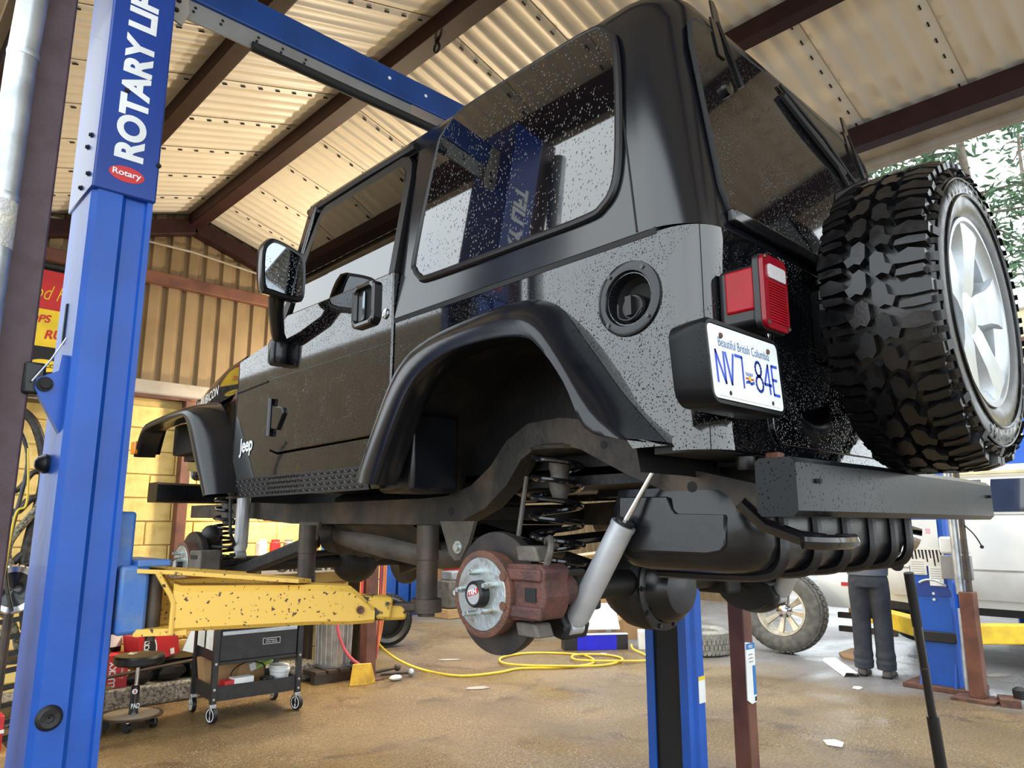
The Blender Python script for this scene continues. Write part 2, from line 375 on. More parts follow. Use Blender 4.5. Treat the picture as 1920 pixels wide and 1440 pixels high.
def disc(mb, c, n, r, ry=None, seg=28, depth=0.):
    x, y, d = frame_from(n); c = V(c) + d * depth; ry = ry or r
    return mb.add([c] + [c + x * r * math.cos(2 * PI * k / seg) + y * ry * math.sin(2 * PI * k / seg) for k in range(seg)], [(0, k + 1, (k + 1) % seg + 1) for k in range(seg)])
def bolts(pts, n, r, h, mat, parent, name='bolt'):
    for p in pts: MB().lathe([(0, r * 1.5), (h * .3, r * 1.5), (h * .3, r), (h, r * .95)], p, n, 6).build(name, mat, parent)

UZ = 0.0
# ------------------------------------------------------------------ floor and shell of the open workshop
RX, RZ, RS = 2.33, 4.20, .30            # ridge position, height, slope
roof_z = lambda x: RZ - RS * abs(x - RX)
fl = MB(); nx, ny = 40, 40
fl.box((-14, -12, -.2), (30, 30, 0)).build('floor', 'floor', None, smooth=0, kind='structure')

UZ = .15                     # from here to the end of the vehicle, heights are 0.15 m above the floor slab
ceil = struct('ceiling')
PW = .55
def panel_mesh(side):
    prof = [(0, .006)]
    for k in range(5):
        c = .055 + .11 * k
        prof += [(c - .024, .004), (c - .012, -.003), (c + .012, -.003), (c + .024, .004)]
    prof += [(PW + .012, .012)]
    mb = MB(); rows = []
    far = 2.13 if side > 0 else 1.98
    for t in (0, .5, 1):
        x = RX + side * (.02 + t * far)
        rows.append([(x, y, roof_z(x) + z) for y, z in prof])
    mb.loft(rows, closed_ring=False); return mb.mesh('roof_panel', 'roof_white')
for side in (-1, 1):
    me = panel_mesh(side)
    for k in range(16):
        o = bpy.data.objects.new('roof_panel', me); COL.objects.link(o); o.parent = ceil; o.location = (0, -1.85 + PW * k, 0)
    cl = MB()
    for k in range(16):
        y = -1.85 + PW * k + .035
        for j in range(18):
            x = RX + side * (.1 + .115 * j); z = roof_z(x) - .004
            cl.bar((x - .014, y, z + .30 * side * .014), (x + .014, y, z - .30 * side * .014), .007, .006)
    cl.build('seam_clips', 'black_matte', ceil, smooth=0, kind='stuff')
for side in (-1, 1):
    x1 = RX + side * (2.15 if side > 0 else 2.0)
    MB().add([(RX, y, roof_z(RX) + .035 + t) for y in (-1.9, 7.25) for t in (0, .02)] + [(x1, y, roof_z(x1) + .035 + t) for y in (-1.9, 7.25) for t in (0, .02)], [(0, 2, 6, 4), (1, 5, 7, 3), (0, 4, 5, 1), (2, 3, 7, 6), (4, 6, 7, 5), (0, 1, 3, 2)]).build('sky_blocker', 'beam_brown', ceil, smooth=0)  # unseen slab added to stop sky leaking through the panel seams
for x, wd, ht in ((.45, .10, .11), (1.38, .10, .10), (RX, .13, .12), (3.33, .10, .10), (4.30, .11, .13)):
    z = roof_z(x) - (.012 if x != RX else .03)
    mb = MB().box((x - wd / 2, -1.8, z - ht), (x + wd / 2, 6.88, z - .001))
    mb.build('ridge_beam' if x == RX else 'purlin', 'beam_brown', ceil, bevel=.008)
ez = roof_z(4.45)
MB().box((4.37, -1.8, ez - .075), (4.53, 6.9, ez - .015)).build('fascia', 'trim_grey', ceil, bevel=.01)
MB().box((4.52, -1.8, ez - .125), (4.60, 6.9, ez - .03)).build('gutter', 'trim_grey', ceil, bevel=.015)
MB().box((.30, -1.8, roof_z(.3) - .07), (.345, 6.9, roof_z(.3) - .0)).build('gutter', 'trim_grey', ceil, bevel=.01)
eye = MB().lathe([(0, .012), (.04, .012)], (RX, 3.1, roof_z(RX) - .17), (0, 0, 1), 8)
eye.tube([(RX, 3.1 + .025 * math.cos(a * PI / 8), roof_z(RX) - .185 + .03 * math.sin(a * PI / 8)) for a in range(16)], .007, 6, closed=True)
eye.build('eye_hook', 'black_matte', ceil)

GY = 6.9
wall = struct('wall_back')
bk = MB().box((.30, GY + .012, -.15), (4.42, GY + .18, 2.36)).build('mortar_core', 'mortar', wall, smooth=0)
def block_mesh(wd):
    mb = MB().box((0, 0, 0), (wd, .05, .193)); me = mb.mesh('block', 'block_yellow'); bm = bmesh.new(); bm.from_mesh(me)
    bmesh.ops.bevel(bm, geom=[e for e in bm.edges], offset=.005, segments=1, affect='EDGES'); bm.to_mesh(me); bm.free(); me.update(); return me
bw_full, bw_half = block_mesh(.396), block_mesh(.193)
for r in range(-1, 11):
    x = .32; z = .065 + .203 * r; first = r % 2
    while x < 4.40:
        half = first or (x + .396 > 4.42)
        o = bpy.data.objects.new('block', bw_half if half else bw_full); COL.objects.link(o); o.parent = wall
        o.location = (x, GY + random.uniform(-.003, .001), z); x += .203 if half else .406; first = 0
# flashing ledge, brown rail and steel siding above the blocks
MB().box((.30, GY - .07, 2.36), (4.42, GY + .15, 2.39)).build('ledge', 'beam_rust', wall, smooth=0)
MB().box((.30, GY - .05, 2.39), (4.42, GY + .12, 2.52)).build('flashing', 'trim_grey', wall, bevel=.006)
sd = struct('wall_gable')
xx = .30
while xx < 4.40:
    x1 = min(xx + .82, 4.42); top = []; bot = []; x = xx; k = 0
    xsn = [xx]
    while x < x1 - .02:
        xsn += [x + .045, x + .06, x + .145, x + .16]; x += .164
    xsn = [q for q in xsn if q <= x1] + [x1]
    rows = [[], [], []]
    for i, q in enumerate(xsn):
        dep = -.028 if (i % 4) in (2, 3) else 0
        zt = roof_z(q) + .03
        rows[0].append((q, GY + .06 + dep, 2.50)); rows[1].append((q, GY + .06 + dep, 3.2)); rows[2].append((q, GY + .06 + dep, zt))
    MB().loft(rows, closed_ring=False).build('siding_panel', 'siding_tan', sd, smooth=.3)
    xx = x1
MB().box((.3, GY - .05, 3.42), (4.42, GY + .03, 3.53)).build('girt', 'beam_rust', sd, bevel=.006)
for s_, x1 in ((-1, .25), (1, 4.42)):
    a = V((RX, GY - .02, roof_z(RX) - .15)); b = V((x1, GY - .02, roof_z(x1) - .15))
    MB().bar(a, b, .12, .14).build('rafter', 'beam_brown', sd, bevel=.006)
MB().tube([(.4, GY - .03, 3.80), (RX, GY - .03, 3.80), (3.2, GY - .03, 3.72)], .011, 6).build('conduit', 'trim_grey', sd)
MB().box((2.36, GY - .10, -.15), (2.45, GY, 2.36)).build('trim_1', 'beam_rust', None, kind='structure', bevel=.006)

# steel posts carrying the eaves, with the galvanised downspout strapped to the near one
def eave_post(x, y, ztop, mat, name='trim_2', wd=.11):
    return MB().box((x - wd / 2, y - wd / 2, -.15), (x + wd / 2, y + wd / 2, ztop)).build(name, mat, None, kind='structure', bevel=.007)
eave_post(.365, 2.55, 3.50, 'post_purple')
eave_post(4.07, 2.335, 3.5, 'beam_rust', 'trim_3', .10)
eave_post(.42, 6.7, 3.5, 'beam_rust', 'trim_4', .10)
eave_post(4.36, 6.78, 3.5, 'wood_yellow', 'trim_5', .12)
eave_post(.42, -1.5, 3.5, 'beam_rust', 'trim_6', .10); eave_post(4.34, -1.5, 3.5, 'beam_rust', 'trim_7', .10)
ds = thing('downspout', (.28, 2.43, -.15), 'galvanised round downspout pipe patched with tape beside the purple-brown post', 'pipe')
pth = [(.285, 2.43, z) for z in (-.15, .6, 1.2, 1.8, 2.3, 2.6)] + [(.292, 2.43, 2.85), (.31, 2.44, 3.05), (.32, 2.45, 3.4)]
MB().tube(pth, .040, 20).build('pipe', 'galv', ds)
MB().tube([(.285, 2.43, 2.02), (.285, 2.43, 2.16)], .0415, 20).build('tape_wrap', 'tape', ds)
MB().lathe([(0, .0412), (.012, .044), (.024, .0412)], (.285, 2.43, 2.16), (0, 0, 1), 20).build('joint', 'galv', ds)
MB().lathe([(0, .0412), (.012, .0435), (.024, .0412)], (.287, 2.43, 2.62), (0, 0, 1), 20).build('joint', 'galv', ds)

# concrete kerb along the back
MB().box((1.0, 6.40, -.15), (3.62, GY, .007)).build('trim_8', 'curb', None, kind='structure', bevel=.02)

# neighbouring sheds behind, seen under the vehicle
nb = struct('wall_yard')
def ribbed(a, b, z1, mat, parent):
    a = V(a); b = V(b); d = (b - a); L = d.length; d.normalize(); nrm = V((d.y, -d.x, 0)); rows = [[], []]; t = 0; i = 0
    while t <= L:
        dep = .03 if (i % 4) in (2, 3) else 0
        p = a + d * t + nrm * dep; rows[0].append((p.x, p.y, -.15)); rows[1].append((p.x, p.y, z1)); t += (.08, .02, .1, .02)[i % 4]; i += 1
    return MB().loft(rows, closed_ring=False).build('siding_panel', mat, parent, smooth=.3)
ribbed((4.5, 10.6, 0), (8.0, 10.6, 0), 2.7, 'siding_tan', nb); ribbed((8.0, 10.6, 0), (12.5, 10.6, 0), 2.7, 'siding_tan', nb)
ribbed((12.5, 10.6, 0), (12.5, 6.2, 0), 2.7, 'siding_tan', nb)
lw = struct('wall_left')
ribbed((-6.0, 28, 0), (-6.0, 9.5, 0), 5.5, 'siding_tan', lw)
cn = struct('trim_9')
MB().box((12.0, -6, 4.25), (15.5, 2.72, 4.55)).build('white_fascia', 'white', cn, bevel=.02)
MB().box((12.1, -6, 2.95), (15.4, 2.66, 4.25)).build('cream_board', 'cream_trim', cn, smooth=0)
for z in (3.0, 3.75): MB().box((12.06, -6, z), (12.1, 2.67, z + .10)).build('brown_rail', 'beam_rust', cn, smooth=0)
MB().tube([(12.0, 2.60, -.15), (12.0, 2.60, 4.3)], .07, 12).build('pipe_post', 'galv', cn)

# warm halogen work lamps hung under the back purlins
for i, (x, y, z) in enumerate(((4.02, 5.9, 2.75), (3.30, 6.35, 2.02))):
    lp = thing('work_lamp', (x, y, z), ('halogen work lamp hanging by the right eave post at the back', 'halogen work lamp hanging low against the yellow block wall')[i], 'lamp')
    MB().box((x - .09, y - .04, z), (x + .09, y + .04, z + .11)).build('housing', 'black_plastic', lp, bevel=.01)
    MB().tube([(x, y, z + .11), (x, y, roof_z(x) - .05)], .006, 6).build('cord', 'black_matte', lp)
    MB().box((x - .08, y - .046, z - .004), (x + .08, y + .036, z + .004)).build('glass', 'lamp_glow', lp, smooth=0)
    ld = bpy.data.lights.new('work_lamp_bulb', 'POINT'); ld.energy = LAMP_W * (1, .55)[i]; ld.color = (1, .82, .56); ld.shadow_soft_size = .09
    lo = bpy.data.objects.new('bulb', ld); COL.objects.link(lo); lo.parent = lp; lo.location = (0, -.06, -.09)
# ------------------------------------------------------------------ two-post lift
LX, LY = 2.14, 2.54
lift = thing('two_post_lift', (LX, LY, -.15), 'blue two-post vehicle lift with worn yellow arms holding the black off-roader', 'vehicle lift')
half = [(.504, 2.424), (.518, 2.400), (.588, 2.400), (.602, 2.416), (.658, 2.416), (.662, 2.402), (.678, 2.402), (.678, 2.455), (.668, 2.455), (.668, 2.426), (.598, 2.426), (.584, 2.411), (.522, 2.411), (.515, 2.428)]
prof = half[:8] + half[8:] + [(x, 2 * LY - y) for x, y in reversed(half[8:])] + [(x, 2 * LY - y) for x, y in reversed(half[:8])]
mir = lambda x: 2 * LX - x
for sd_ in (0, 1):
    P_ = prof if not sd_ else [(mir(x), y) for x, y in prof]
    m_ = (lambda x: x) if not sd_ else mir
    bx = lambda a, b: MB().box((min(m_(a[0]), m_(b[0])), a[1], a[2]), (max(m_(a[0]), m_(b[0])), b[1], b[2]))
    column = MB().prism(P_, lambda a, b, d: (a, b, d), -.15, 3.25).build('column', 'lift_blue', lift, smooth=.4)
    bx((.535, 2.445, -.14), (.655, 2.635, 2.26)).build('slot_shade', 'black_matte', column, smooth=0)  # black box standing in for the shade inside the open column
    bx((.46, 2.38, -.15), (.70, 2.70, -.138)).build('base_plate', 'lift_blue_worn', column, smooth=0)
    cover = bx((.498, 2.393, 2.27), (.684, 2.687, 3.38)).build('column_cover', 'cover_blue', lift, bevel=.006)
    bolts([(m_(.497), y, z) for y, z in ((2.45, 2.33), (2.53, 2.31), (2.50, 2.44), (2.47, 2.47), (2.45, 3.02))], (-1 if not sd_ else 1, 0, 0), .006, .008, 'black_matte', cover)
    bolts([(m_(.565), 2.392, 2.62), (m_(.68), 2.392, 2.40)], (0, -1, 0), .006, .008, 'black_matte', cover)
    car = bx((.675, 2.45, .93), (.735, 2.63, 1.29)).build('carriage', 'lift_blue_worn', lift, bevel=.01)
    bx((.69, 2.405, .93), (.775, 2.675, 1.13)).build('carriage_block', 'lift_blue_worn', car, bevel=.012)
    bx((.735, 2.40, 1.125), (.83, 2.70, 1.145)).build('carriage_plate', 'lift_blue_worn', car, bevel=.004)
    for y, ln in ((2.44, 0), (2.66, 1)):
        MB().tube([(m_(.800), y, .925), (m_(.800), y, 1.115)], .024, 16).build('arm_pin', 'steel_dark', car)
        MB().tube([(m_(.800), y, .905), (m_(.800), y, .93)], .015, 12).build('arm_pin', 'steel_dark', car)
    # the two swing arms of this side: (pivot, elbow, pad centre)
    for piv, elb, pad, pt, ph in (((.800, 2.44), (1.44, 2.205), (1.605, 2.125), 1.255, 0), ((.800, 2.66), (1.40, 2.87), (1.60, 2.985), 1.255, 1)):
        g = lambda p, z: V((m_(p[0]), p[1], z))
        d = V((elb[0] - piv[0], elb[1] - piv[1], 0)).normalized(); nd = V((-d.y, d.x, 0))
        a0 = (piv[0] + d.x * .055, piv[1] + d.y * .055)
        arm = MB()
        rings = []
        for p, z0, z1, hw in ((a0, .935, 1.075, .075), ((a0[0] + d.x * .02, a0[1] + d.y * .02), .935, 1.068, .078), ((piv[0] + d.x * .48, piv[1] + d.y * .48), .934, 1.058, .072), ((elb[0] - d.x * .09, elb[1] - d.y * .09), .928, 1.050, .068), ((elb[0] - d.x * .01, elb[1] - d.y * .01), .930, .985, .066)):
            q = [(-hw, z0 + .012), (-hw + .012, z0), (hw - .012, z0), (hw, z0 + .012), (hw, z1 - .018), (hw - .018, z1), (-hw + .018, z1), (-hw, z1 - .018)]
            rings.append([(m_(p[0] + nd.x * s), p[1] + nd.y * s, z) for s, z in q])
        arm.loft(rings, cap=True)
        ao = arm.build('lift_arm', 'arm_yellow', lift, bevel=0, smooth=.5)
        # top plate sloping from the pin, bottom plate, end flange
        tp = MB()
        tp.prism([(-.05, -.055), (.06, -.075), (.42, -.07), (.47, 0), (.42, .07), (.06, .075), (-.05, .055)], lambda a, b, dd: (m_(piv[0] + d.x * a + nd.x * b), piv[1] + d.y * a + nd.y * b, 1.108 - max(a, 0) * .10 + dd), 0, .012)
        tp.build('top_plate', 'arm_yellow', ao, smooth=.3)
        tp = MB(); tp.prism([(-.045, -.05), (.10, -.072), (.10, .072), (-.045, .05)], lambda a, b, dd: (m_(piv[0] + d.x * a + nd.x * b), piv[1] + d.y * a + nd.y * b, .925 + dd), 0, .02)
        tp.build('bottom_plate', 'arm_yellow', ao, smooth=.3)
        fl_ = []
        for k in range(9):
            t = k / 8; fl_.append((.058 - .05 * max(0, 1 - t * 2.2), .93 + .0 + (1.112 - .93) * (1 - max(0, 1 - (1 - t) * 1.0)) if 0 else .93 + .178 * (1 - t)))
        for s in (-1, 1):
            MB().tube([(m_(piv[0] + d.x * a + nd.x * s * .074), piv[1] + d.y * a + nd.y * s * .074, z) for a, z in fl_], .008, 8).build('end_flange', 'arm_yellow', ao)
        # inner slide, toe, pad foot with ring and height adapter tube
        e1 = (elb[0] + d.x * .055, elb[1] + d.y * .055)
        MB().bar(g((elb[0] - d.x * .12, elb[1] - d.y * .12), .985), g(e1, .972), .105, .075).build('arm_slide', 'arm_yellow_worn', ao, bevel=.012)
        MB().bar(g((elb[0] - d.x * .02, elb[1] - d.y * .02), .958), g((elb[0] + d.x * .11, elb[1] + d.y * .11), .955), .07, .05).build('arm_toe', 'arm_yellow_worn', ao, bevel=.012)
        MB().bar(g((elb[0] + d.x * .06, elb[1] + d.y * .06), .972), g(pad, .972), .055, .03).build('pad_foot', 'steel_dark', ao, bevel=.006)
        MB().lathe([(0, .048), (.0, .054), (.045, .054), (.045, .045)], g(pad, .952), (0, 0, 1), 24).build('pad_ring', 'steel_dark', ao)
        MB().lathe([(0, .030), (.02, .030), (.02, .0375), (.19, .0375), (.192, .040), (.31, .040)], g(pad, .938), (0, 0, 1), 24).build('height_adapter', 'steel_dark', ao)
        if not sd_:
            w0 = V(g((elb[0] - d.x * .06, elb[1] - d.y * .06), .975)) - V((nd.x, nd.y, 0)) * (.071 if not ph else -.071)
            MB().lathe([(0, .013), (.006, .013), (.006, .007), (.002, .005)], w0, (-nd.x if not ph else nd.x, -nd.y if not ph else nd.y, 0), 14).build('stop_bolt', 'rust', ao)
# lock bracket, lever knob, rubber bumper and slots on the near column
br = MB().prism([(2.50, 1.55), (2.60, 1.55), (2.60, 1.60), (2.56, 1.68), (2.525, 1.68), (2.525, 1.72), (2.50, 1.72)], lambda a, b, d: (d, a, b), .44, .455)
br.prism([(2.48, 1.51), (2.52, 1.53), (2.60, 1.60), (2.60, 1.63), (2.50, 1.72), (2.48, 1.74)], lambda a, b, d: (d, a, b), .496, .504)
lb = MB().prism([(.504, 1.515), (.504, 1.75), (.488, 1.75), (.484, 1.70), (.430, 1.67), (.430, 1.64)], lambda a, b, d: (a, d, b), 2.47, 2.50).build('lock_bracket', 'lift_blue', lift, smooth=.3)
MB().lathe([(0, .022), (.008, .022), (.008, .014), (.018, .014)], (.452, 2.47, 1.655), (0, -1, 0), 12).build('bolt', 'black_matte', lb)
MB().box((.400, 2.48, 1.625), (.455, 2.56, 1.72)).build('lock_body', 'black_plastic', lift, bevel=.008)
MB().tube([(.492, 2.46, 1.80), (.46, 2.46, 1.73), (.42, 2.47, 1.66)], .003, 6).build('lock_cable', 'galv', lift)
MB().lathe([(0, .028), (.012, .030), (.03, .02), (.036, .010)], (.504, 2.56, 1.43), (-1, 0, 0), 16).build('rubber_stop', 'black_plastic', lift)
MB().box((.500, 2.55, 1.80), (.506, 2.565, 1.93)).build('slot', 'black_matte', lift, smooth=0)
MB().lathe([(0, .002), (.002, .012), (.010, .012), (.012, .024), (.008, .030), (0, .034)], (.545, 2.399, .735), (0, -1, 0), 24).build('rubber_grommet', 'under_black', lift)
# overhead beam, cable plate and padded shut-off bar
ob_ = MB().box((.684, 2.50, 3.13), (mir(.684), 2.60, 3.255)).build('overhead_beam', 'beam_blue', lift, bevel=.006)
MB().box((.70, 2.512, 3.05), (1.75, 2.518, 3.14)).build('cable_plate', 'grey_metal', ob_, smooth=0)
for x in (.78, .88, 1.02, 1.12, 1.22): bolts([(x, 2.511, 3.09), (x + .006, 2.511, 3.108)], (0, -1, 0), .004, .003, 'black_matte', ob_, 'bolt')
MB().tube([(1.0, 2.505, 3.055), (3.3, 2.505, 3.055)], .020, 12).build('shutoff_bar', 'black_matte', ob_)
MB().prism([(.684, 3.02), (.74, 3.0), (.76, 3.06), (.74, 3.24), (.684, 3.24)], lambda a, b, d: (a, d, b), 2.49, 2.498).build('beam_bracket', 'trim_grey', ob_, smooth=0)
bolts([(.715, 2.489, 3.05), (.72, 2.489, 3.09)], (0, -1, 0), .007, .006, 'black_matte', ob_)
for x in (1.62, 1.82): MB().lathe([(0, .008), (.003, .008)], (x, 2.499, 3.2), (0, -1, 0), 10).build('bolt', 'white', ob_)
# lettering on the near cover: reads upwards, letters' tops to the left
text_fit('ROTARY LIFT', (.634, 2.3925, 2.388), (0, 0, 1), (-1, 0, 0), .66, .088, bold=.045).build('lettering', 'letter_white', cover if 0 else [c for c in bpy.data.objects if c.name.startswith('column_cover')][0], smooth=0)
cv = [c for c in bpy.data.objects if c.name.startswith('column_cover')][0]
disc(MB(), (.590, 2.392, 2.338), (0, -1, 0), .052, .026).build('badge', 'red_print', cv, smooth=0)
text_fit('Rotary', (.548, 2.3913, 2.325), (1, 0, .0), (0, 0, 1), .084, .026, bold=.02).build('lettering', 'letter_white', cv, smooth=0)
# sticker low on the far column
MB().box((3.70, 2.396, .28), (3.765, 2.3985, .42)).build('sticker', 'white', lift, smooth=0)
MB().box((3.70, 2.395, .40), (3.765, 2.3965, .42)).build('sticker_band', 'yellow_print', lift, smooth=0)
# ------------------------------------------------------------------ the black off-roader on the lift
JC = 2.13                                # centre line x
XL = 1.375                               # flat left side of the tub
jm = lambda x: 2 * JC - x                # mirror across the centre line
jeep = thing('off_roader', (JC, 2.3, .9), 'black short-wheelbase off-roader with hardtop raised on the lift, wheels off', 'car')
sideL = lambda a, b, d: (XL + d, a, b)
sideR = lambda a, b, d: (jm(XL) - d, a, b)
arch = [(2.10, 1.39), (2.03, 1.54), (1.92, 1.70), (1.82, 1.775), (1.62, 1.805), (1.40, 1.815), (1.30, 1.775), (1.20, 1.65), (1.09, 1.49), (1.04, 1.425)]
tubp = [(.93, 1.935), (2.03, 1.935), (2.03, 1.66), (2.07, 1.585), (2.16, 1.545), (2.86, 1.535), (2.935, 1.555), (2.962, 1.65), (2.985, 2.0), (3.00, 2.035), (3.06, 2.03), (3.30, 1.995), (3.30, 1.42), (3.22, 1.37), (2.13, 1.37)] + arch + [(.93, 1.425)]
tub = MB()
tub.prism(tubp, sideL, 0, .02, [[(1.036 + .064 * math.cos(2 * PI * k / 24), 1.788 + .064 * math.sin(2 * PI * k / 24)) for k in range(24)]]); tub.prism(tubp, sideR, 0, .02)
# rounded rear corners and the tail panel
def corner(z0, z1, r, xl, yr, side=1, y_start=.93, n=8):
    ring = []
    for k in range(n + 1):
        a = PI / 2 * k / n; ring.append((xl + r - r * math.cos(a), yr + r - r * math.sin(a)))
    return ring
ring = [(XL, .93)] + corner(0, 0, .10, XL, .83) + [(XL + .1 + .1, .83)]
full = ring + [(jm(x), y) for x, y in reversed(ring)]
tub.loft([[(x, y, z) for x, y in full] for z in (1.412, 1.43, 1.6, 1.8, 1.92, 1.935)], closed_ring=False)
inner = [(x + (.02 if x < JC else -.02), y + .02) for x, y in full]
tub.loft([[(x, y, 1.935) for x, y in full], [(x, y, 1.935) for x, y in inner], [(x, y, 1.5) for x, y in inner]], closed_ring=False)
tub_o = tub.build('tub_body', 'paint', jeep, smooth=.5)
# floor pan and dark interior bulkheads
MB().box((XL + .36, .86, 1.40), (jm(XL) - .36, 2.2, 1.425)).box((XL + .03, 2.15, 1.40), (jm(XL) - .03, 3.28, 1.425)).box((XL + .03, .86, 1.41), (jm(XL) - .03, 1.0, 1.425)).build('floor_pan', 'under_black', jeep, smooth=0)
MB().box((XL + .05, 3.0, 1.42), (jm(XL) - .05, 3.02, 2.0)).build('firewall', 'black_matte', jeep, smooth=0)
MB().box((XL + .06, 2.72, 1.86), (jm(XL) - .06, 2.98, 2.05)).build('dashboard', 'black_plastic', jeep, bevel=.04)
for x in (1.72, 2.54):
    st = MB().box((x - .22, 1.98, 1.72), (x + .22, 2.1, 2.35)).box((x - .13, 1.98, 2.33), (x + .13, 2.07, 2.5)).box((x - .24, 2.05, 1.55), (x + .24, 2.55, 1.75))
    st.build('seat', 'black_matte', jeep, bevel=.04)
# wheel houses
for fn in (sideL, sideR):
    wh = MB(); pts = [(2.12, 1.37)] + arch + [(1.03, 1.37)]
    wh.loft([[fn(a, b, .015) for a, b in pts], [fn(a, b, .2) for a, b in pts], [fn(a * .985 + .02, b - .005, .36) for a, b in pts]], closed_ring=False)
    wh.prism(pts, lambda a, b, d, f=fn: f(a, b, d), .36, .37)
    wh.build('wheel_house', 'under_black', jeep, smooth=.7)
fw_ = MB().box((1.40, 1.95, 1.355), (1.60, 2.14, 1.62)).build('inner_fender_panel', 'tank_black', jeep, bevel=.015)
# seams pressed into the near side: belt gap between tub and hardtop
MB().box((XL - .0015, .95, 1.930), (XL + .03, 2.04, 1.948)).build('belt_seal', 'black_matte', tub_o, smooth=0)
for fn, sg in ((sideL, -1), (sideR, 1)):
    near = sg < 0
    # diamond-plate rocker guard
    rk = MB().prism([(2.15, 1.368), (3.34, 1.366), (3.34, 1.452), (2.19, 1.450)], fn, -.004, .0)
    ro = rk.build('rocker_guard', 'black_plastic', jeep, smooth=0)
    if near:
        dm = MB(); rows_ = 4
        for i in range(rows_):
            for j in range(48):
                y = 2.20 + .024 * j + (.012 if i % 2 else 0); z = 1.381 + .0195 * i
                if y > 3.33: continue
                ang = 35 if (i + j) % 2 else -35
                a = math.radians(ang); dy, dz = math.cos(a) * .0115, math.sin(a) * .0115
                dm.add([(XL - .004, y - dy, z - dz), (XL - .0075, y - dz * .35, z + dy * .35), (XL - .004, y + dy, z + dz), (XL - .0075, y + dz * .35, z - dy * .35), (XL - .0105, y, z)], [(0, 1, 4), (1, 2, 4), (2, 3, 4), (3, 0, 4)])
        dm.build('tread_pattern', 'black_gloss', ro, smooth=0, kind='stuff')
    # doors
    dpts = [(2.037, 2.118), (2.037, 1.667), (2.076, 1.592), (2.163, 1.552), (2.858, 1.542), (2.930, 1.561), (2.956, 1.652), (2.978, 2.01), (2.945, 2.075), (2.83, 2.128)]
    door = MB().prism(dpts, fn, -.008, .03).build('door', 'paint', jeep, smooth=.3, bevel=.006)
    slant = lambda a, b, d, f=fn: f(a, b, d + max(0, b - 2.118) * .165)
    out_ = [(2.043, 2.10), (2.043, 2.50), (2.055, 2.56), (2.085, 2.597), (2.13, 2.612), (2.70, 2.605), (2.735, 2.585), (2.755, 2.545), (2.94, 2.08)]
    in_ = [(2.078, 2.10), (2.078, 2.49), (2.088, 2.535), (2.11, 2.560), (2.14, 2.570), (2.685, 2.566), (2.705, 2.556), (2.718, 2.535), (2.865, 2.10)]
    fr = MB()
    for i in range(len(out_) - 1):
        q = [out_[i], out_[i + 1], in_[i + 1], in_[i]]
        fr.add([slant(a, b, -.006) for a, b in q] + [slant(a, b, .03) for a, b in q], [(0, 1, 2, 3), (7, 6, 5, 4), (0, 4, 5, 1), (3, 2, 6, 7)])
    fr.build('window_frame', 'black_plastic', door, smooth=.3)
    MB().prism(in_, lambda a, b, d, f=fn: f(a, b, d + max(0, b - 2.118) * .125), .008, .012).build('window_pane', 'glass_door', door, smooth=0)
    MB().prism([(2.10, 2.505), (2.115, 2.552), (2.70, 2.545), (2.72, 2.50)], slant, -.003, .002).build('rain_visor', 'black_gloss', door, smooth=0)
    if near:
        # paddle handle, key lock, hinge
        hb = MB().loft([[fn(a, b, dd) for a, b in rrect(wd, hh, r_, 4, 2.205, 2.03)] for wd, hh, r_, dd in ((.150, .165, .03, -.008), (.150, .165, .03, -.024), (.138, .152, .026, -.028), (.118, .130, .020, -.027), (.112, .124, .018, -.008))]).build('door_handle', 'black_gloss', door, smooth=.6)
        MB().prism(rrect(.112, .124, .018, 4, 2.205, 2.03), fn, -.0085, -.0083).build('handle_recess', 'black_matte', hb, smooth=0)
        MB().prism(rrect(.050, .108, .01, 3, 2.228, 2.03), lambda a, b, d, f=fn: f(a, b, d - (2.253 - a) * .15), -.011, -.008).build('handle_paddle', 'chrome', hb, smooth=0)
        MB().lathe([(0, .019), (.005, .019), (.007, .014), (.007, .005), (.004, .004)], (XL - .008, 2.080, 1.972), (-1, 0, 0), 18).build('key_lock', 'chrome', door)
        MB().prism([(2.90, 1.745), (2.80, 1.725), (2.795, 1.70), (2.845, 1.635), (2.90, 1.645)], fn, -.020, -.006).build('hinge', 'black_gloss', door, smooth=.3, bevel=.004)
        MB().tube([(XL - .020, 2.915, 1.615), (XL - .020, 2.915, 1.775)], .011, 10).build('hinge_pin', 'black_gloss', door)
        MB().prism([(2.04, 1.86), (2.95, 1.86), (2.95, 1.865), (2.04, 1.865)], fn, -.0092, -.008).build('crease', 'black_gloss', door, smooth=0)
        # side mirror: head, glass, arm, foot
        hd = MB().loft([[(x, y, z) for y, z in [(0, 0)]] for x in ()]) if 0 else MB()
        mc = V((1.235, 2.60, 2.235))
        fx = V((.99, -.10, 0)).normalized()        # across the glass
        back = V((.10, .98, .10)).normalized()   # glass faces the other way
        shp = [(-.085, -.085), (-.095, .055), (-.075, .105), (-.04, .115), (.050, .085), (.075, .06), (.082, -.075), (.06, -.115), (-.05, -.105)]
        shp = [tuple(p)[:2] for p in spline([(a, b, 0) for a, b in shp], 3, True)]
        def mring(sc, dd): return [mc + fx * (a * sc) + V((0, 0, 1)) * (b * sc) + back * dd for a, b in shp]
        mh = MB().loft([mring(.90, -.004), mring(1.0, -.008), mring(1.04, .010), mring(1.02, .05), mring(.86, .085), mring(.4, .10)], cap=True).build('mirror_head', 'flare', door, smooth=.8)
        MB().add(mring(.86, -.0075), [tuple(range(len(shp)))]).build('mirror_glass', 'mirror', mh, smooth=0)
        MB().tube([mc + V((.0, .06, -.08)), (1.255, 2.70, 2.095), (1.31, 2.79, 2.03), (1.345, 2.83, 2.0)], [.034, .030, .028, .03], 12).build('mirror_arm', 'flare', mh)
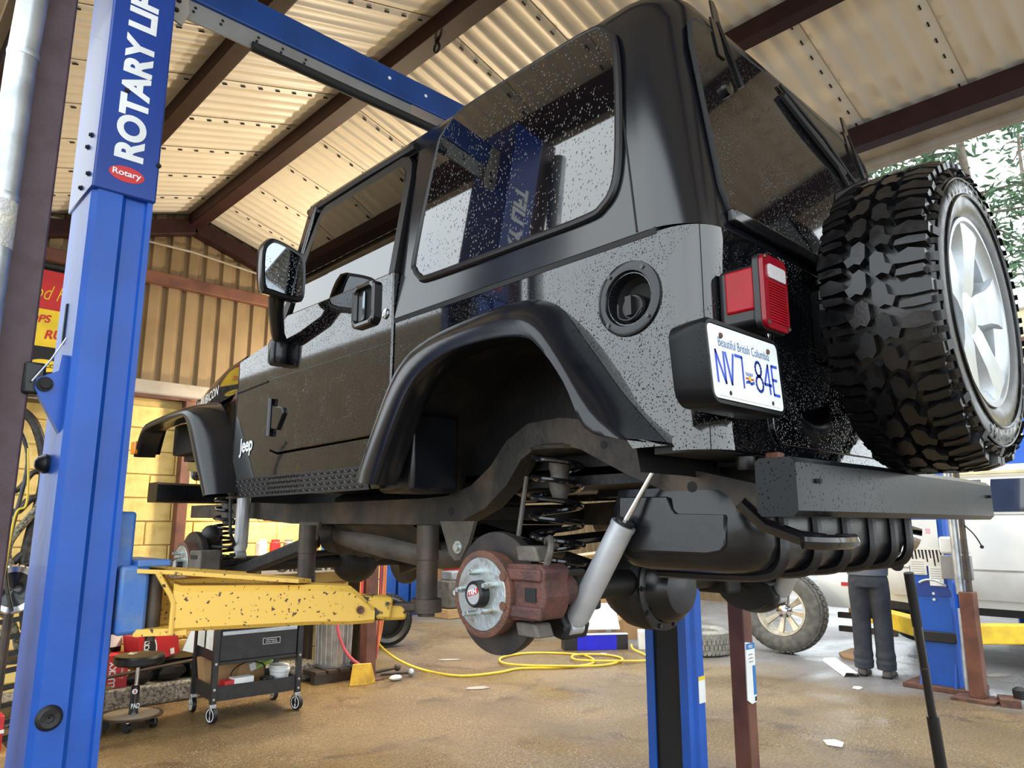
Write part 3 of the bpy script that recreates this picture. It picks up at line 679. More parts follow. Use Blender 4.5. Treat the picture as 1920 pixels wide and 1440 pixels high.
        MB().lathe([(0, .036), (.01, .042), (.085, .045), (.105, .036), (.11, .02)], (1.340, 2.83, 1.905), (0, 0, 1), 20).build('mirror_foot', 'flare', mh)
# hardtop: slanted sides, big rear corners, roof with rounded edges
def topring(z, inset=0., front=2.03, r=.135):
    k = max(0, z - 1.94); xl = XL - .004 + .13 * min(k, .68) + inset; yr = .84 + .16 * min(k, .68) + inset * .8
    pts = [(xl, front)]
    for f in (.75, .5, .25): pts.append((xl, yr + r + (front - yr - r) * f))
    for i in range(10):
        a = PI / 2 * i / 9; pts.append((xl + r - r * math.cos(a), yr + r - r * math.sin(a)))
    pts += [(xl + r + (JC - xl - r) * t, yr) for t in (.3, .65)]
    full = pts + [(JC, yr)] + [(jm(x), y) for x, y in reversed(pts)]
    return [(x, y, z) for x, y in full]
ht = MB()
ht.loft([topring(z) for z in (1.946, 1.97, 2.1, 2.25, 2.4, 2.52, 2.60)], closed_ring=False)
roof_lv = [(2.60, 0), (2.645, .006), (2.680, .020), (2.705, .045), (2.722, .085), (2.735, .15), (2.748, .28), (2.755, .45)]
rr = [topring(z, i, 2.87, .135 if i < .2 else .2) for z, i in roof_lv]
n_ = len(rr[0]); ht.loft(rr, closed_ring=True)
o_ = len(ht.v) - n_; ht.f.append(tuple(range(o_, o_ + n_)))
ht.loft([topring(2.60, 0, 2.87), topring(2.60, .03, 2.87)], closed_ring=True)
top_o = ht.build('hardtop', 'paint_top', jeep, smooth=.6)
for sgn in (1, -1):
    f_ = (lambda x: x) if sgn > 0 else jm
    # door rail under the roof edge
    MB().tube([(f_(1.458), 2.05, 2.628), (f_(1.458), 2.4, 2.632), (f_(1.460), 2.86, 2.628)], .016, 8).build('drip_rail', 'black_plastic', top_o)
    # quarter window with rubber gasket, following the slanted side
    hs = lambda y, z, d: (f_(XL - .004 + .13 * (z - 1.94) - d), y, z)
    wpts = [(1.945, 2.16), (1.935, 2.10), (1.90, 2.066), (1.84, 2.05), (1.40, 2.042), (1.17, 2.040), (1.115, 2.055), (1.08, 2.10), (1.072, 2.20), (1.085, 2.42), (1.105, 2.55), (1.135, 2.605), (1.19, 2.634), (1.40, 2.642), (1.72, 2.642), (1.80, 2.630), (1.855, 2.595), (1.885, 2.53)]
    sm = [tuple(p)[:2] for p in spline([(a, b, 0) for a, b in wpts], 4, True)]
    MB().prism(sm, lambda y, z, d: hs(y, z, d + (z - 2.04) * .035), .001, .006).build('quarter_window', 'glass_dark', top_o, smooth=0)
    MB().tube([hs(y, z, .004 + (z - 2.04) * .022) for y, z in sm], .0115, 8, closed=True).build('window_gasket', 'black_plastic', top_o)
    MB().tube([hs(1.004, 1.95, .0005), hs(1.06, 2.25, .0005), hs(1.115, 2.52, .0005), hs(1.14, 2.64, -.004)], .003, 6).build('panel_seam', 'black_matte', top_o)
# rear glass, its struts, wiper, hinges
rg = lambda x, z, d: (x, .84 + .16 * (z - 1.94) - d, z)
gp = [(1.530, 2.0), (1.512, 2.06), (1.528, 2.50), (1.545, 2.575), (1.585, 2.608), (2.13, 2.635), (jm(1.585), 2.608), (jm(1.545), 2.575), (jm(1.528), 2.50), (jm(1.512), 2.06), (jm(1.530), 2.0)]
glass = MB().prism(gp, rg, .003, .011).build('rear_glass', 'glass_rear', jeep, smooth=0)
gs = [tuple(p) for p in [rg(x, z, .006) for x, z in gp]]
MB().tube(gs, .007, 8, closed=True).build('glass_seal', 'black_matte', glass)
MB().bar(rg(1.52, 1.985, .012), rg(jm(1.52), 1.985, .012), .022, .035).build('glass_rail', 'black_gloss', glass, bevel=.005)
for x in (1.68, jm(1.68)):
    MB().prism([(x - .018, 2.53), (x + .018, 2.53), (x + .016, 2.66), (x - .016, 2.66)], rg, .010, .016).build('glass_hinge', 'black_gloss', glass, smooth=.3)
    MB().prism([(x + .01, 2.635), (x + .045, 2.635), (x + .05, 2.72), (x + .038, 2.748), (x + .018, 2.742)], lambda a, b, d: rg(a, b, d), .006, .012).build('hinge_tab', 'black_gloss', glass, smooth=.3)
    MB().bar(rg(x + .02, 2.66, .014), rg(x + .085, 2.47, .014), .012, .010).build('glass_strut', 'black_gloss', glass)
MB().lathe([(0, .022), (.014, .020), (.016, .0)], rg(1.655, 2.41, .012), (0, -1, 0), 16).build('glass_knob', 'black_gloss', glass)
wp = MB().tube([rg(2.05, 2.615, .018), rg(2.30, 2.52, .026), rg(2.52, 2.42, .020)], .006, 8); wp.tube(spline([rg(2.04, 2.57, .018), rg(2.2, 2.50, .022), rg(2.42, 2.43, .018)], 4), .013, 8); wp.tube([rg(2.36, 2.45, .02), rg(2.46, 2.36, .02)], .008, 8)
wp.build('wiper', 'black_matte', glass)
MB().tube([rg(2.42, 2.33, .016), rg(2.50, 2.22, .02), rg(2.56, 2.26, .016)], .010, 8).build('wiper_motor', 'black_matte', glass)
MB().lathe([(0, .02), (.02, .018), (.022, .0)], rg(2.62, 2.24, .012), (0, -1, 0), 14).build('glass_knob', 'black_gloss', glass)
# windscreen frame, pane, cowl
for sgn in (1, -1):
    f_ = (lambda x: x) if sgn > 0 else jm
    MB().bar((f_(1.405), 2.985, 2.03), (f_(1.462), 2.795, 2.640), .045, .06, up=(0, 1, 0)).build('windscreen_pillar', 'paint', jeep, bevel=.01)
    MB().prism([(2.97, 2.035), (2.93, 2.06), (2.945, 1.99), (2.965, 1.94), (2.98, 1.94)], lambda a, b, d: (f_(XL - .004 + d), a, b), -.012, .002).build('pillar_bracket', 'black_gloss', jeep, smooth=0)
MB().bar((1.46, 2.79, 2.64), (jm(1.46), 2.79, 2.64), .05, .05).build('windscreen_header', 'paint', jeep, bevel=.01)
MB().add([(1.43, 2.972, 2.07), (jm(1.43), 2.972, 2.07), (jm(1.48), 2.80, 2.62), (1.48, 2.80, 2.62)], [(0, 1, 2, 3)]).build('windscreen', 'glass_wind', jeep, smooth=0)
MB().loft([[(x, y, z) for x, y, z in ((1.376, 3.0, 2.0), (1.40, 3.0, 2.035), (1.6, 3.0, 2.055), (JC, 3.0, 2.065), (jm(1.6), 3.0, 2.055), (jm(1.40), 3.0, 2.035), (jm(1.376), 3.0, 2.0))], [(x, y, z) for x, y, z in ((1.376, 3.30, 1.96), (1.43, 3.30, 2.03), (1.6, 3.30, 2.06), (JC, 3.30, 2.075), (jm(1.6), 3.30, 2.06), (jm(1.43), 3.30, 2.03), (jm(1.376), 3.30, 1.96))]], closed_ring=False).build('cowl', 'paint', jeep)
# hood tapering to the grille
hr = []
for y, hx, zt, zb in ((3.305, .748, 2.070, 1.86), (3.6, .705, 2.070, 1.855), (3.95, .645, 2.045, 1.845), (4.25, .595, 2.005, 1.835), (4.33, .575, 1.96, 1.83)):
    hr.append([(JC - hx, y, zb), (JC - hx + .003, y, zt - .08), (JC - hx + .022, y, zt - .04), (JC - hx + .10, y, zt - .012), (JC - .25, y, zt + .012), (JC, y, zt + .022), (JC + .25, y, zt + .012), (JC + hx - .10, y, zt - .012), (JC + hx - .022, y, zt - .04), (JC + hx - .003, y, zt - .08), (JC + hx, y, zb)])
hood = MB().loft(hr, closed_ring=False).build('hood', 'paint', jeep, smooth=.7)
MB().tube([(1.378, 3.302, 1.40), (1.377, 3.302, 1.97), (1.42, 3.303, 2.03)], .004, 6).build('panel_seam', 'black_matte', jeep)
MB().tube([(1.374, 2.99, 1.862), (1.374, 3.30, 1.850)], .004, 6).build('panel_seam', 'black_matte', jeep)
# engine bay sides / inner fenders and grille
for sgn in (1, -1):
    f_ = (lambda x: x) if sgn > 0 else jm
    MB().add([(f_(1.376), 3.30, 1.37), (f_(1.376), 3.30, 1.87), (f_(1.45), 3.62, 1.87), (f_(1.53), 4.3, 1.845), (f_(1.53), 4.3, 1.55), (f_(1.47), 3.6, 1.5)], [(0, 1, 2, 5), (5, 2, 3, 4)]).build('hood_side', 'paint', jeep, smooth=0)
    MB().box((min(f_(1.50), f_(1.72)), 3.32, 1.60), (max(f_(1.50), f_(1.72)), 4.28, 1.80)).build('inner_fender', 'under_black', jeep, smooth=0)
    MB().add([(f_(1.395), 3.36, 1.832), (f_(1.395), 4.30, 1.80), (f_(1.60), 4.32, 1.82), (f_(1.60), 3.36, 1.86)], [(0, 1, 2, 3)]).build('fender_top', 'paint', jeep, smooth=0)
gr = MB().box((1.56, 4.30, 1.50), (jm(1.56), 4.36, 1.98)).build('grille', 'paint', jeep, bevel=.03)
for k in range(7): MB().box((JC - .25 + .075 * k, 4.355, 1.62), (JC - .215 + .075 * k, 4.366, 1.86)).build('grille_slot', 'black_matte', gr, smooth=0)
for x in (1.68, jm(1.68)): MB().lathe([(0, .09), (.02, .09), (.03, .07)], (x, 4.355, 1.78), (0, 1, 0), 24).build('headlamp', 'lens_clear', gr)
text_fit('RUBICON', (1.515, 4.13, 1.893), (-.168, -.985, .03), (.03, 0, 1), .42, .052, bold=.01).build('lettering', 'letter_white', hood, smooth=0)
text_fit('Jeep', (XL - .002, 3.235, 1.545), (0, -1, .05), (0, 0, 1), .135, .085, bold=.03).build('badge', 'letter_white', jeep, smooth=0)

# fender flares: lofted from the body line to a raised outer lip with a return
def flare(lip, att, xl, xa, mat='flare'):
    A = spline([(xa, a, b) for a, b in att], 4); L = spline([(xl, a, b) for a, b in lip], 4)
    out = []
    for f_ in (lambda x: x, jm):
        secs = []
        for p, q in zip(A, L):
            o = V(((p.x * .25 + q.x * .75), p.y * .55 + q.y * .45, p.z * .55 + q.z * .45)) ; dv = (p - q); dv.x = 0
            e = V((q.x + .004, q.y, q.z)) + dv * .42
            s = [p, p.lerp(e, .35) + dv * .08, p.lerp(e, .72) + dv * .09, p.lerp(e, .93) + dv * .03, e + V((-.003, 0, 0)) - dv * .05, q + V((-.003, 0, 0)) + dv * .06, q, q + V((.02, 0, 0)) - dv * .04, q + V((.11, 0, 0)) + dv * .10]
            secs.append([(f_(v.x), v.y, v.z) for v in s])
        out.append(MB().loft(secs, closed_ring=False, cap=False).build('fender_flare', mat, jeep, smooth=.9))
    return out
flare([(1.95, 1.372), (1.845, 1.555), (1.745, 1.675), (1.60, 1.728), (1.42, 1.735), (1.285, 1.718), (1.22, 1.675), (1.14, 1.575), (1.08, 1.465), (.985, 1.433)],
      [(2.185, 1.40), (2.10, 1.555), (1.975, 1.745), (1.86, 1.822), (1.64, 1.858), (1.42, 1.868), (1.275, 1.826), (1.175, 1.706), (1.06, 1.556), (.945, 1.432)], 1.252, XL - .002)
flare([(3.30, 1.372), (3.44, 1.545), (3.555, 1.70), (3.625, 1.762), (3.75, 1.772), (4.0, 1.765), (4.22, 1.740), (4.325, 1.615)],
      [(3.20, 1.39), (3.31, 1.56), (3.425, 1.73), (3.53, 1.825), (3.70, 1.852), (4.0, 1.842), (4.26, 1.808), (4.375, 1.64)], 1.252, 1.40)
for f_ in (lambda x: x, jm):
    MB().box((min(f_(1.44), f_(1.52)), 3.64, 1.63), (max(f_(1.44), f_(1.52)), 4.30, 1.80)).build('wheel_liner', 'black_matte', jeep, bevel=.01)
MB().box((1.242, 4.30, 1.63), (1.262, 4.372, 1.70)).build('side_marker', 'lens_amber', jeep, bevel=.006)
# fuel filler: ring, bowl, cap with tether
fc = V((XL, 1.036, 1.788))
fr_ = MB().lathe([(-.03, .060), (.001, .066), (.008, .070), (.010, .082), (.006, .093), (-.002, .095)], fc, (-1, 0, 0), 36, cap=False).build('filler_ring', 'flare', jeep)
MB().lathe([(-.055, .001), (-.052, .05), (-.02, .066), (.002, .068)], fc + V((-.0012, 0, 0)), (-1, 0, 0), 28, cap=False).build('filler_bowl', 'black_matte', fr_)
MB().lathe([(-.05, .034), (-.018, .034), (-.012, .030), (-.012, .001)], fc + V((0, .0, -.018)), (-1, 0, 0), 24).box(tuple(fc + V((-.006, -.009, -.042))), tuple(fc + V((.014, .009, .006)))).build('filler_cap', 'black_plastic', fr_)
MB().tube(spline([fc + V((-.006, .03, -.01)), fc + V((-.008, .025, -.045)), fc + V((-.008, -.01, -.055)), fc + V((-.004, -.04, -.03))], 5), .0025, 6).build('cap_tether', 'black_plastic', fr_)
bolts([fc + V((-.009, .082 * math.cos(a), .082 * math.sin(a))) for a in (.9, 2.2, 3.9, 5.5)], (-1, 0, 0), .0055, .004, 'black_gloss', fr_)
# tail lamps
for sgn in (1, -1):
    f_ = (lambda x: x) if sgn > 0 else jm
    bx = lambda a, b: MB().box((min(f_(a[0]), f_(b[0])), a[1], a[2]), (max(f_(a[0]), f_(b[0])), b[1], b[2]))
    X0, X1, Z0, Z1 = 1.428, 1.545, 1.664, 1.838
    tlh = bx((X0 + .006, .735, Z0 + .012), (X1 - .005, .832, Z1 - .02)).build('tail_lamp', 'black_plastic', jeep, bevel=.014)
    bx((X0 + .001, .742, Z0 + .045), (X0 + .02, .812, Z1 - .03)).build('side_lens', 'lens_red_bright', tlh, bevel=.006)
    MB().prism(rrect(X1 - X0, Z1 - Z0, .022, 5, f_((X0 + X1) / 2), (Z0 + Z1) / 2), lambda a, b, d: (a, d, b), .728, .742).build('lens_rim', 'black_plastic', tlh, smooth=.4, bevel=.003)
    MB().prism(rrect(X1 - X0 - .006, Z1 - Z0 - .006, .020, 5, f_((X0 + X1) / 2), (Z0 + Z1) / 2), lambda a, b, d: (a, d, b), .718, .729).build('lens', 'lens_red', tlh, smooth=.4, bevel=.004)
    MB().prism(rrect(.078, .032, .006, 3, f_(1.490), 1.797), lambda a, b, d: (a, d, b), .7145, .719).build('reverse_lens', 'lens_clear', tlh, smooth=0)
    for k in range(15):
        bx((1.452, .7155, 1.684 + .0062 * k), (1.530, .7185, 1.6872 + .0062 * k)).build('lens_rib', 'lens_red_bright', tlh, smooth=0)
    bolts([(f_(x), .717, z) for x, z in ((1.441, 1.827), (1.533, 1.677), (1.441, 1.678), (1.533, 1.80))], (0, -1, 0), .0035, .004, 'chrome', tlh)
# tailgate with hinges and latch trim
tg = MB().prism(rrect(1.10, .49, .05, 5, JC + .06, 1.685), lambda a, b, d: (a, d, b), .822, .832).build('tailgate', 'paint', jeep, smooth=.3, bevel=.004)
MB().prism(rrect(.045, .13, .012, 3, 1.655, 1.815), lambda a, b, d: (a, d, b), .80, .822).build('gate_bumper', 'black_plastic', tg, smooth=.3, bevel=.005)
MB().lathe([(0, .017), (.006, .017), (.009, .011), (.009, .001)], (1.645, .822, 1.705), (0, -1, 0), 18).build('gate_lock', 'chrome', tg)
# number plate box, plate, print
PB = 1.290
pl_r = Rz(0)
plate_box = MB().loft([[(a, y, b) for a, b in rrect(wd, hh, rr_, 4, 1.367, 1.598)] for wd, hh, rr_, y in ((.30, .150, .03, .832), (.318, .166, .03, .80), (.318, .166, .028, .745), (.314, .162, .026, .733), (.300, .146, .02, .733))], cap=True)
PO = V((1.302, .733, 1.525)); PW_, PH_ = .284, .141
sh = lambda a, b, d: (1.2395 + a + (1.598 - b) * .12 - .002, .733 - d, b)
plate_box = MB().loft([[(a + (1.563 - b) * .12, y, b) for a, b in rrect(wd, hh, rr_, 4, cx_, 1.563)] for wd, hh, rr_, y, cx_ in ((.25, .130, .03, .832, 1.364), (.29, .166, .035, .815, 1.358), (.304, .172, .035, .775, 1.358), (.304, .172, .030, .735, 1.358), (.296, .164, .026, .729, 1.358), (.284, .150, .016, .729, 1.358), (.284, .150, .016, .735, 1.358))], cap=True)
pbo = plate_box.build('plate_holder', 'bumper', jeep, smooth=.7)
PS = lambda a, b, d: (1.2185 + a + (.075 - b) * .12, .731 - d, 1.4885 + b)
plate = MB().prism(rrect(.278, .145, .012, 4, .139, .0745), PS, 0, .002).build('number_plate', 'plate_white', pbo, smooth=0)
def on_plate(mb, mat, nm='lettering'):
    return mb.xf(lambda p: V(PS(p.x, p.y, .0026))).build(nm, mat, plate, smooth=0)
on_plate(text_fit('Beautiful British Columbia', (.034, .106, 0), (1, 0, 0), (0, 1, 0), .204, .0185, bold=-.006), 'plate_text')
def strokes(segs, w_): 
    mb = MB()
    for a, b in segs: mb.add(*_seg(a, b, w_))
    return mb
def _seg(a, b, w_):
    d = V((b[0] - a[0], b[1] - a[1], 0)); L = d.length or 1; n = V((-d.y, d.x, 0)) / L * w_ / 2; e = d / L * w_ * .25
    A = V((a[0], a[1], 0)) - e; B = V((b[0], b[1], 0)) + e
    return [A - n, B - n, B + n, A + n], [(0, 1, 2, 3)]
gl_ = {'N': [[(0, 0), (0, 1), (1, 0), (1, 1)]], 'V': [[(0, 1), (.5, 0), (1, 1)]], '7': [[(0, 1), (1, 1), (.9, 0)]], '8': [[(.5 + .42 * math.sin(t), .76 + .24 * math.cos(t)) for t in [k * PI / 7 for k in range(15)]], [(.5 + .5 * math.sin(t), .26 + .26 * math.cos(t)) for t in [k * PI / 7 for k in range(15)]]], '4': [[(.72, 0), (.72, 1), (0, .3), (1, .3)]], 'E': [[(1, 1), (0, 1), (0, 0), (1, 0)], [(0, .52), (.75, .52)]]}
gx = .019
for ch, wd in (('N', .029), ('V', .029), ('7', .027), ('*', .034), ('8', .029), ('4', .029), ('E', .024)):
    if ch != '*':
        segs = []
        for line in gl_[ch]: segs += [((gx + a * wd, .034 + b * .062), (gx + c * wd, .034 + e * .062)) for (a, b), (c, e) in zip(line, line[1:])]
        on_plate(strokes(segs, .0062), 'plate_blue', 'plate_character')
    else:
        x0 = gx + .001
        on_plate(strokes([((x0, .046), (x0 + .01, .049)), ((x0 + .01, .049), (x0 + .02, .045)), ((x0 + .02, .045), (x0 + .031, .049))], .006), 'plate_blue', 'plate_crest')
        on_plate(strokes([((x0, .055), (x0 + .009, .055)), ((x0 + .021, .054), (x0 + .031, .055))], .004), 'red_print', 'plate_crest')
        m_ = MB(); disc(m_, (x0 + .0155, .055, 0), (0, 0, 1), .006); on_plate(m_, 'yellow_print', 'plate_crest')
        on_plate(strokes([((x0 + .004 + .005 * k, .061), (x0 + .002 + .0065 * k, .067)) for k in range(5)], .0025), 'plate_blue', 'plate_crest')
    gx += wd + .0078
for px_, pz_, mt in ((.046, .128, 'rust'), (.236, .126, 'rust'), (.060, .016, 'black_matte'), (.232, .015, 'black_matte')):
    MB().lathe([(0, .0065 if mt == 'rust' else .004), (.003 if mt == 'rust' else .0005, .005)], PS(px_, pz_, .002), (0, -1, 0), 10).build('plate_screw', mt, plate)
MB().prism([(.02, .0075), (.262, .0075), (.262, .0095), (.02, .0095)], PS, .002, .0035).build('plate_rib', 'white', plate, smooth=0)

# spare wheel on the gate: carcass, raised tread lugs, alloy rim, third brake lamp
SC_ = V((2.105, .60, 1.785)); TR = .405
sp = MB().lathe([(.115, .245), (.128, .262), (.135, .30), (.132, .335), (.118, .365), (.10, .372), (.05, .378), (-.05, .378), (-.10, .372), (-.118, .365), (-.132, .335), (-.135, .30), (-.128, .262), (-.115, .245), (-.06, .235), (.06, .235)], SC_, (0, -1, 0), 72, cap=False)
sp.loft([[V(sp.v[i]) for i in range(15 * 72, 16 * 72)], [V(sp.v[i]) for i in range(0, 72)]])
spare = sp.build('spare_tire', 'rubber_wet', jeep, smooth=.8)
tr = MB(); NL = 34
def lug(poly, r0, r1, ph, wrap=None):
    """polygon (t = along circumference in m, s = across in m), from radius r0 to r1(s)"""
    vs = []; n = len(poly)
    for rr_, k in ((0, 1.0), (1, .95)):
        cx = sum(p[0] for p in poly) / n; cy = sum(p[1] for p in poly) / n
        for t, s in poly:
            t2 = cx + (t - cx) * k; s2 = cy + (s - cy) * k
            a = ph + t2 / .39; crown = .405 - .9 * max(0, abs(s2) - .085) ** 1.35 - .25 * s2 * s2
            rad = (crown - .034) if rr_ == 0 else crown
            vs.append(SC_ + V((rad * math.cos(a), -s2, rad * math.sin(a))))
    fs = [tuple(range(n, 2 * n))] + [(i, (i + 1) % n, n + (i + 1) % n, n + i) for i in range(n)]
    tr.add(vs, fs)
PITCH = 2 * PI * .39 / NL
for k in range(NL):
    ph = 2 * PI * k / NL
    for sg, off in ((1, 0), (-1, PITCH * .5)):
        q = lambda pts: [(t + off, s * sg) for t, s in pts][::sg]
        lug(q([(-.002, .004), (.034, .004), (.050, .016), (.044, .030), (.052, .046), (.030, .056), (.022, .040), (-.004, .036), (-.014, .018)]), 0, 0, ph)
        lng = .128 if k % 2 else .120
        lug(q([(.010, .058), (.030, .054), (.034, .085), (.030, lng), (.002, lng), (-.004, .088)]), 0, 0, ph)
        lug(q([(.044, .060), (.058, .056), (.060, .090), (.057, lng - .006), (.038, lng - .004), (.040, .088)]), 0, 0, ph)
        # side biters down the shoulder
        a0 = ph + off / .39
        for t0, wd, r1 in ((.016, .024, .352 if k % 2 else .362), (.048, .016, .366)):
            vs = []
            for rad, s in ((.372, .130), (r1, .1385), (r1, .128), (.372, .116)):
                for tt in (t0 - wd / 2, t0 + wd / 2):
                    a = a0 + tt / .39; vs.append(SC_ + V((rad * math.cos(a), -s * sg, rad * math.sin(a))))
            tr.add(vs, [(0, 1, 3, 2), (2, 3, 5, 4), (0, 2, 4, 6), (1, 7, 5, 3), (6, 7, 1, 0)])
tr.build('tread', 'rubber_wet', spare, smooth=.3)
tr2 = MB()
tr2.tube([SC_ + V((.300 * math.cos(a), -.1365, .300 * math.sin(a))) for a in [2 * PI * k / 64 for k in range(64)]], .004, 6, closed=True)
tr2.tube([SC_ + V((.345 * math.cos(a), -.131, .345 * math.sin(a))) for a in [2 * PI * k / 64 for k in range(64)]], .003, 6, closed=True)
tr2.build('sidewall_ribs', 'rubber_wet', spare)
def arc_text(body, rad, a0, height, y, mat, parent, step):
    for i, ch in enumerate(body):
        if ch == ' ': continue
        a = a0 - i * step; o = SC_ + V((rad * math.cos(a), y, rad * math.sin(a)))
        xd = V((math.sin(a), 0, -math.cos(a))); yd = V((math.cos(a), 0, math.sin(a)))
        text_fit(ch, o - xd * height * .3, xd, yd, height * .62, height, bold=.03).build('sidewall_letter', mat, parent, smooth=0)
arc_text('MUD TERRAIN', .306, 2.25, .034, -.1372, 'rubber_old', spare, .115)
arc_text('LT 265 75 R16', .306, -.55, .030, -.1372, 'rubber_old', spare, .105)
rim = MB().lathe([(.118, .246), (.124, .246), (.124, .236), (.112, .228), (.10, .205), (.06, .198), (-.02, .195), (-.1, .2)], SC_, (0, -1, 0), 56, cap=False).build('rim', 'alloy', spare)
MB().lathe([(.045, .20), (.04, .0)], SC_, (0, -1, 0), 40, cap=False).build('rim_back', 'grey_metal', rim)
for k in range(5):
    a = 2 * PI * k / 5 + .31; e = V((math.cos(a), 0, math.sin(a))); t_ = V((-math.sin(a), 0, math.cos(a)))
    rows = []
    for rad, hw, y0, y1 in ((.03, .045, .092, .06), (.075, .058, .102, .055), (.14, .062, .110, .050), (.19, .078, .115, .055), (.228, .105, .118, .08)):
        c = SC_ + e * rad; rows.append([c - t_ * hw + V((0, -y1, 0)), c - t_ * (hw * .72) + V((0, -y0, 0)), c + t_ * (hw * .72) + V((0, -y0, 0)), c + t_ * hw + V((0, -y1, 0))])
    MB().loft(rows, closed_ring=False).build('spoke', 'alloy', rim, smooth=.7)
    b = a + PI / 5; c = SC_ + V((math.cos(b) * .078, -.072, math.sin(b) * .078))
    MB().lathe([(0, .024), (.012, .024), (.014, .020), (.004, .018), (.0, .001)], c, (0, -1, 0), 16).build('lug_well', 'alloy', rim)
MB().lathe([(.06, .07), (.095, .062), (.10, .045), (.098, .001)], SC_, (0, -1, 0), 32).build('hub_boss', 'alloy', rim)
MB().box((2.02, .76, 1.70), (2.24, .83, 1.92)).build('tire_carrier', 'black_plastic', jeep, bevel=.01)
bl = MB().prism([(.70, 2.225), (.80, 2.21), (.815, 2.12), (.825, 1.9), (.79, 1.9), (.77, 2.10), (.755, 2.155), (.70, 2.175)], lambda a, b, d: (d, a, b), 2.06, 2.22).build('brake_lamp_mount', 'black_plastic', jeep, smooth=.4, bevel=.008)
MB().box((2.065, .695, 2.182), (2.215, .702, 2.220)).build('brake_lens', 'lens_pale', bl, smooth=0)

# rear bumper: boxed beam with swept ends, tow hook, brackets
def bumper(xs_ys, z0, z1, dep, name, mat, sgn=1):
    rings = []
    for x, y in xs_ys:
        q = [(0, z0 + .012), (.012, z0), (dep - .01, z0), (dep, z0 + .01), (dep, z1 - .01), (dep - .01, z1), (.012, z1), (0, z1 - .012)]
        rings.append([(x, y + sgn * a, b) for a, b in q])
    return MB().loft(rings, cap=True).build(name, mat, jeep, smooth=.6)
rb = bumper([(1.485, .703), (1.50, .702), (1.86, .685), (1.88, .684), (2.56, .684), (2.58, .685), (2.935, .703), (2.945, .705)], 1.267, 1.392, .092, 'rear_bumper', 'bumper')
for x in (1.575, 2.88): MB().box((x - .006, .690, 1.338), (x + .006, .7005, 1.348)).build('bolt_hole', 'black_matte', rb, smooth=0)
MB().tube([(1.53, .86, 1.30), (1.56, .82, 1.25), (1.60, .76, 1.222), (1.62, .71, 1.215)], .016, 8).build('hook_shank', 'black_gloss', rb)
MB().tube(spline([(1.56, .735, 1.215), (1.60, .70, 1.213), (1.68, .69, 1.213), (1.735, .70, 1.214), (1.73, .735, 1.214)], 5), .017, 10).build('tow_hook', 'black_gloss', rb)
bumper([(1.43, 4.46), (1.50, 4.50), (1.62, 4.52), (jm(1.62), 4.52), (jm(1.50), 4.50), (jm(1.43), 4.46)], 1.378, 1.492, .16, 'front_bumper', 'bumper')
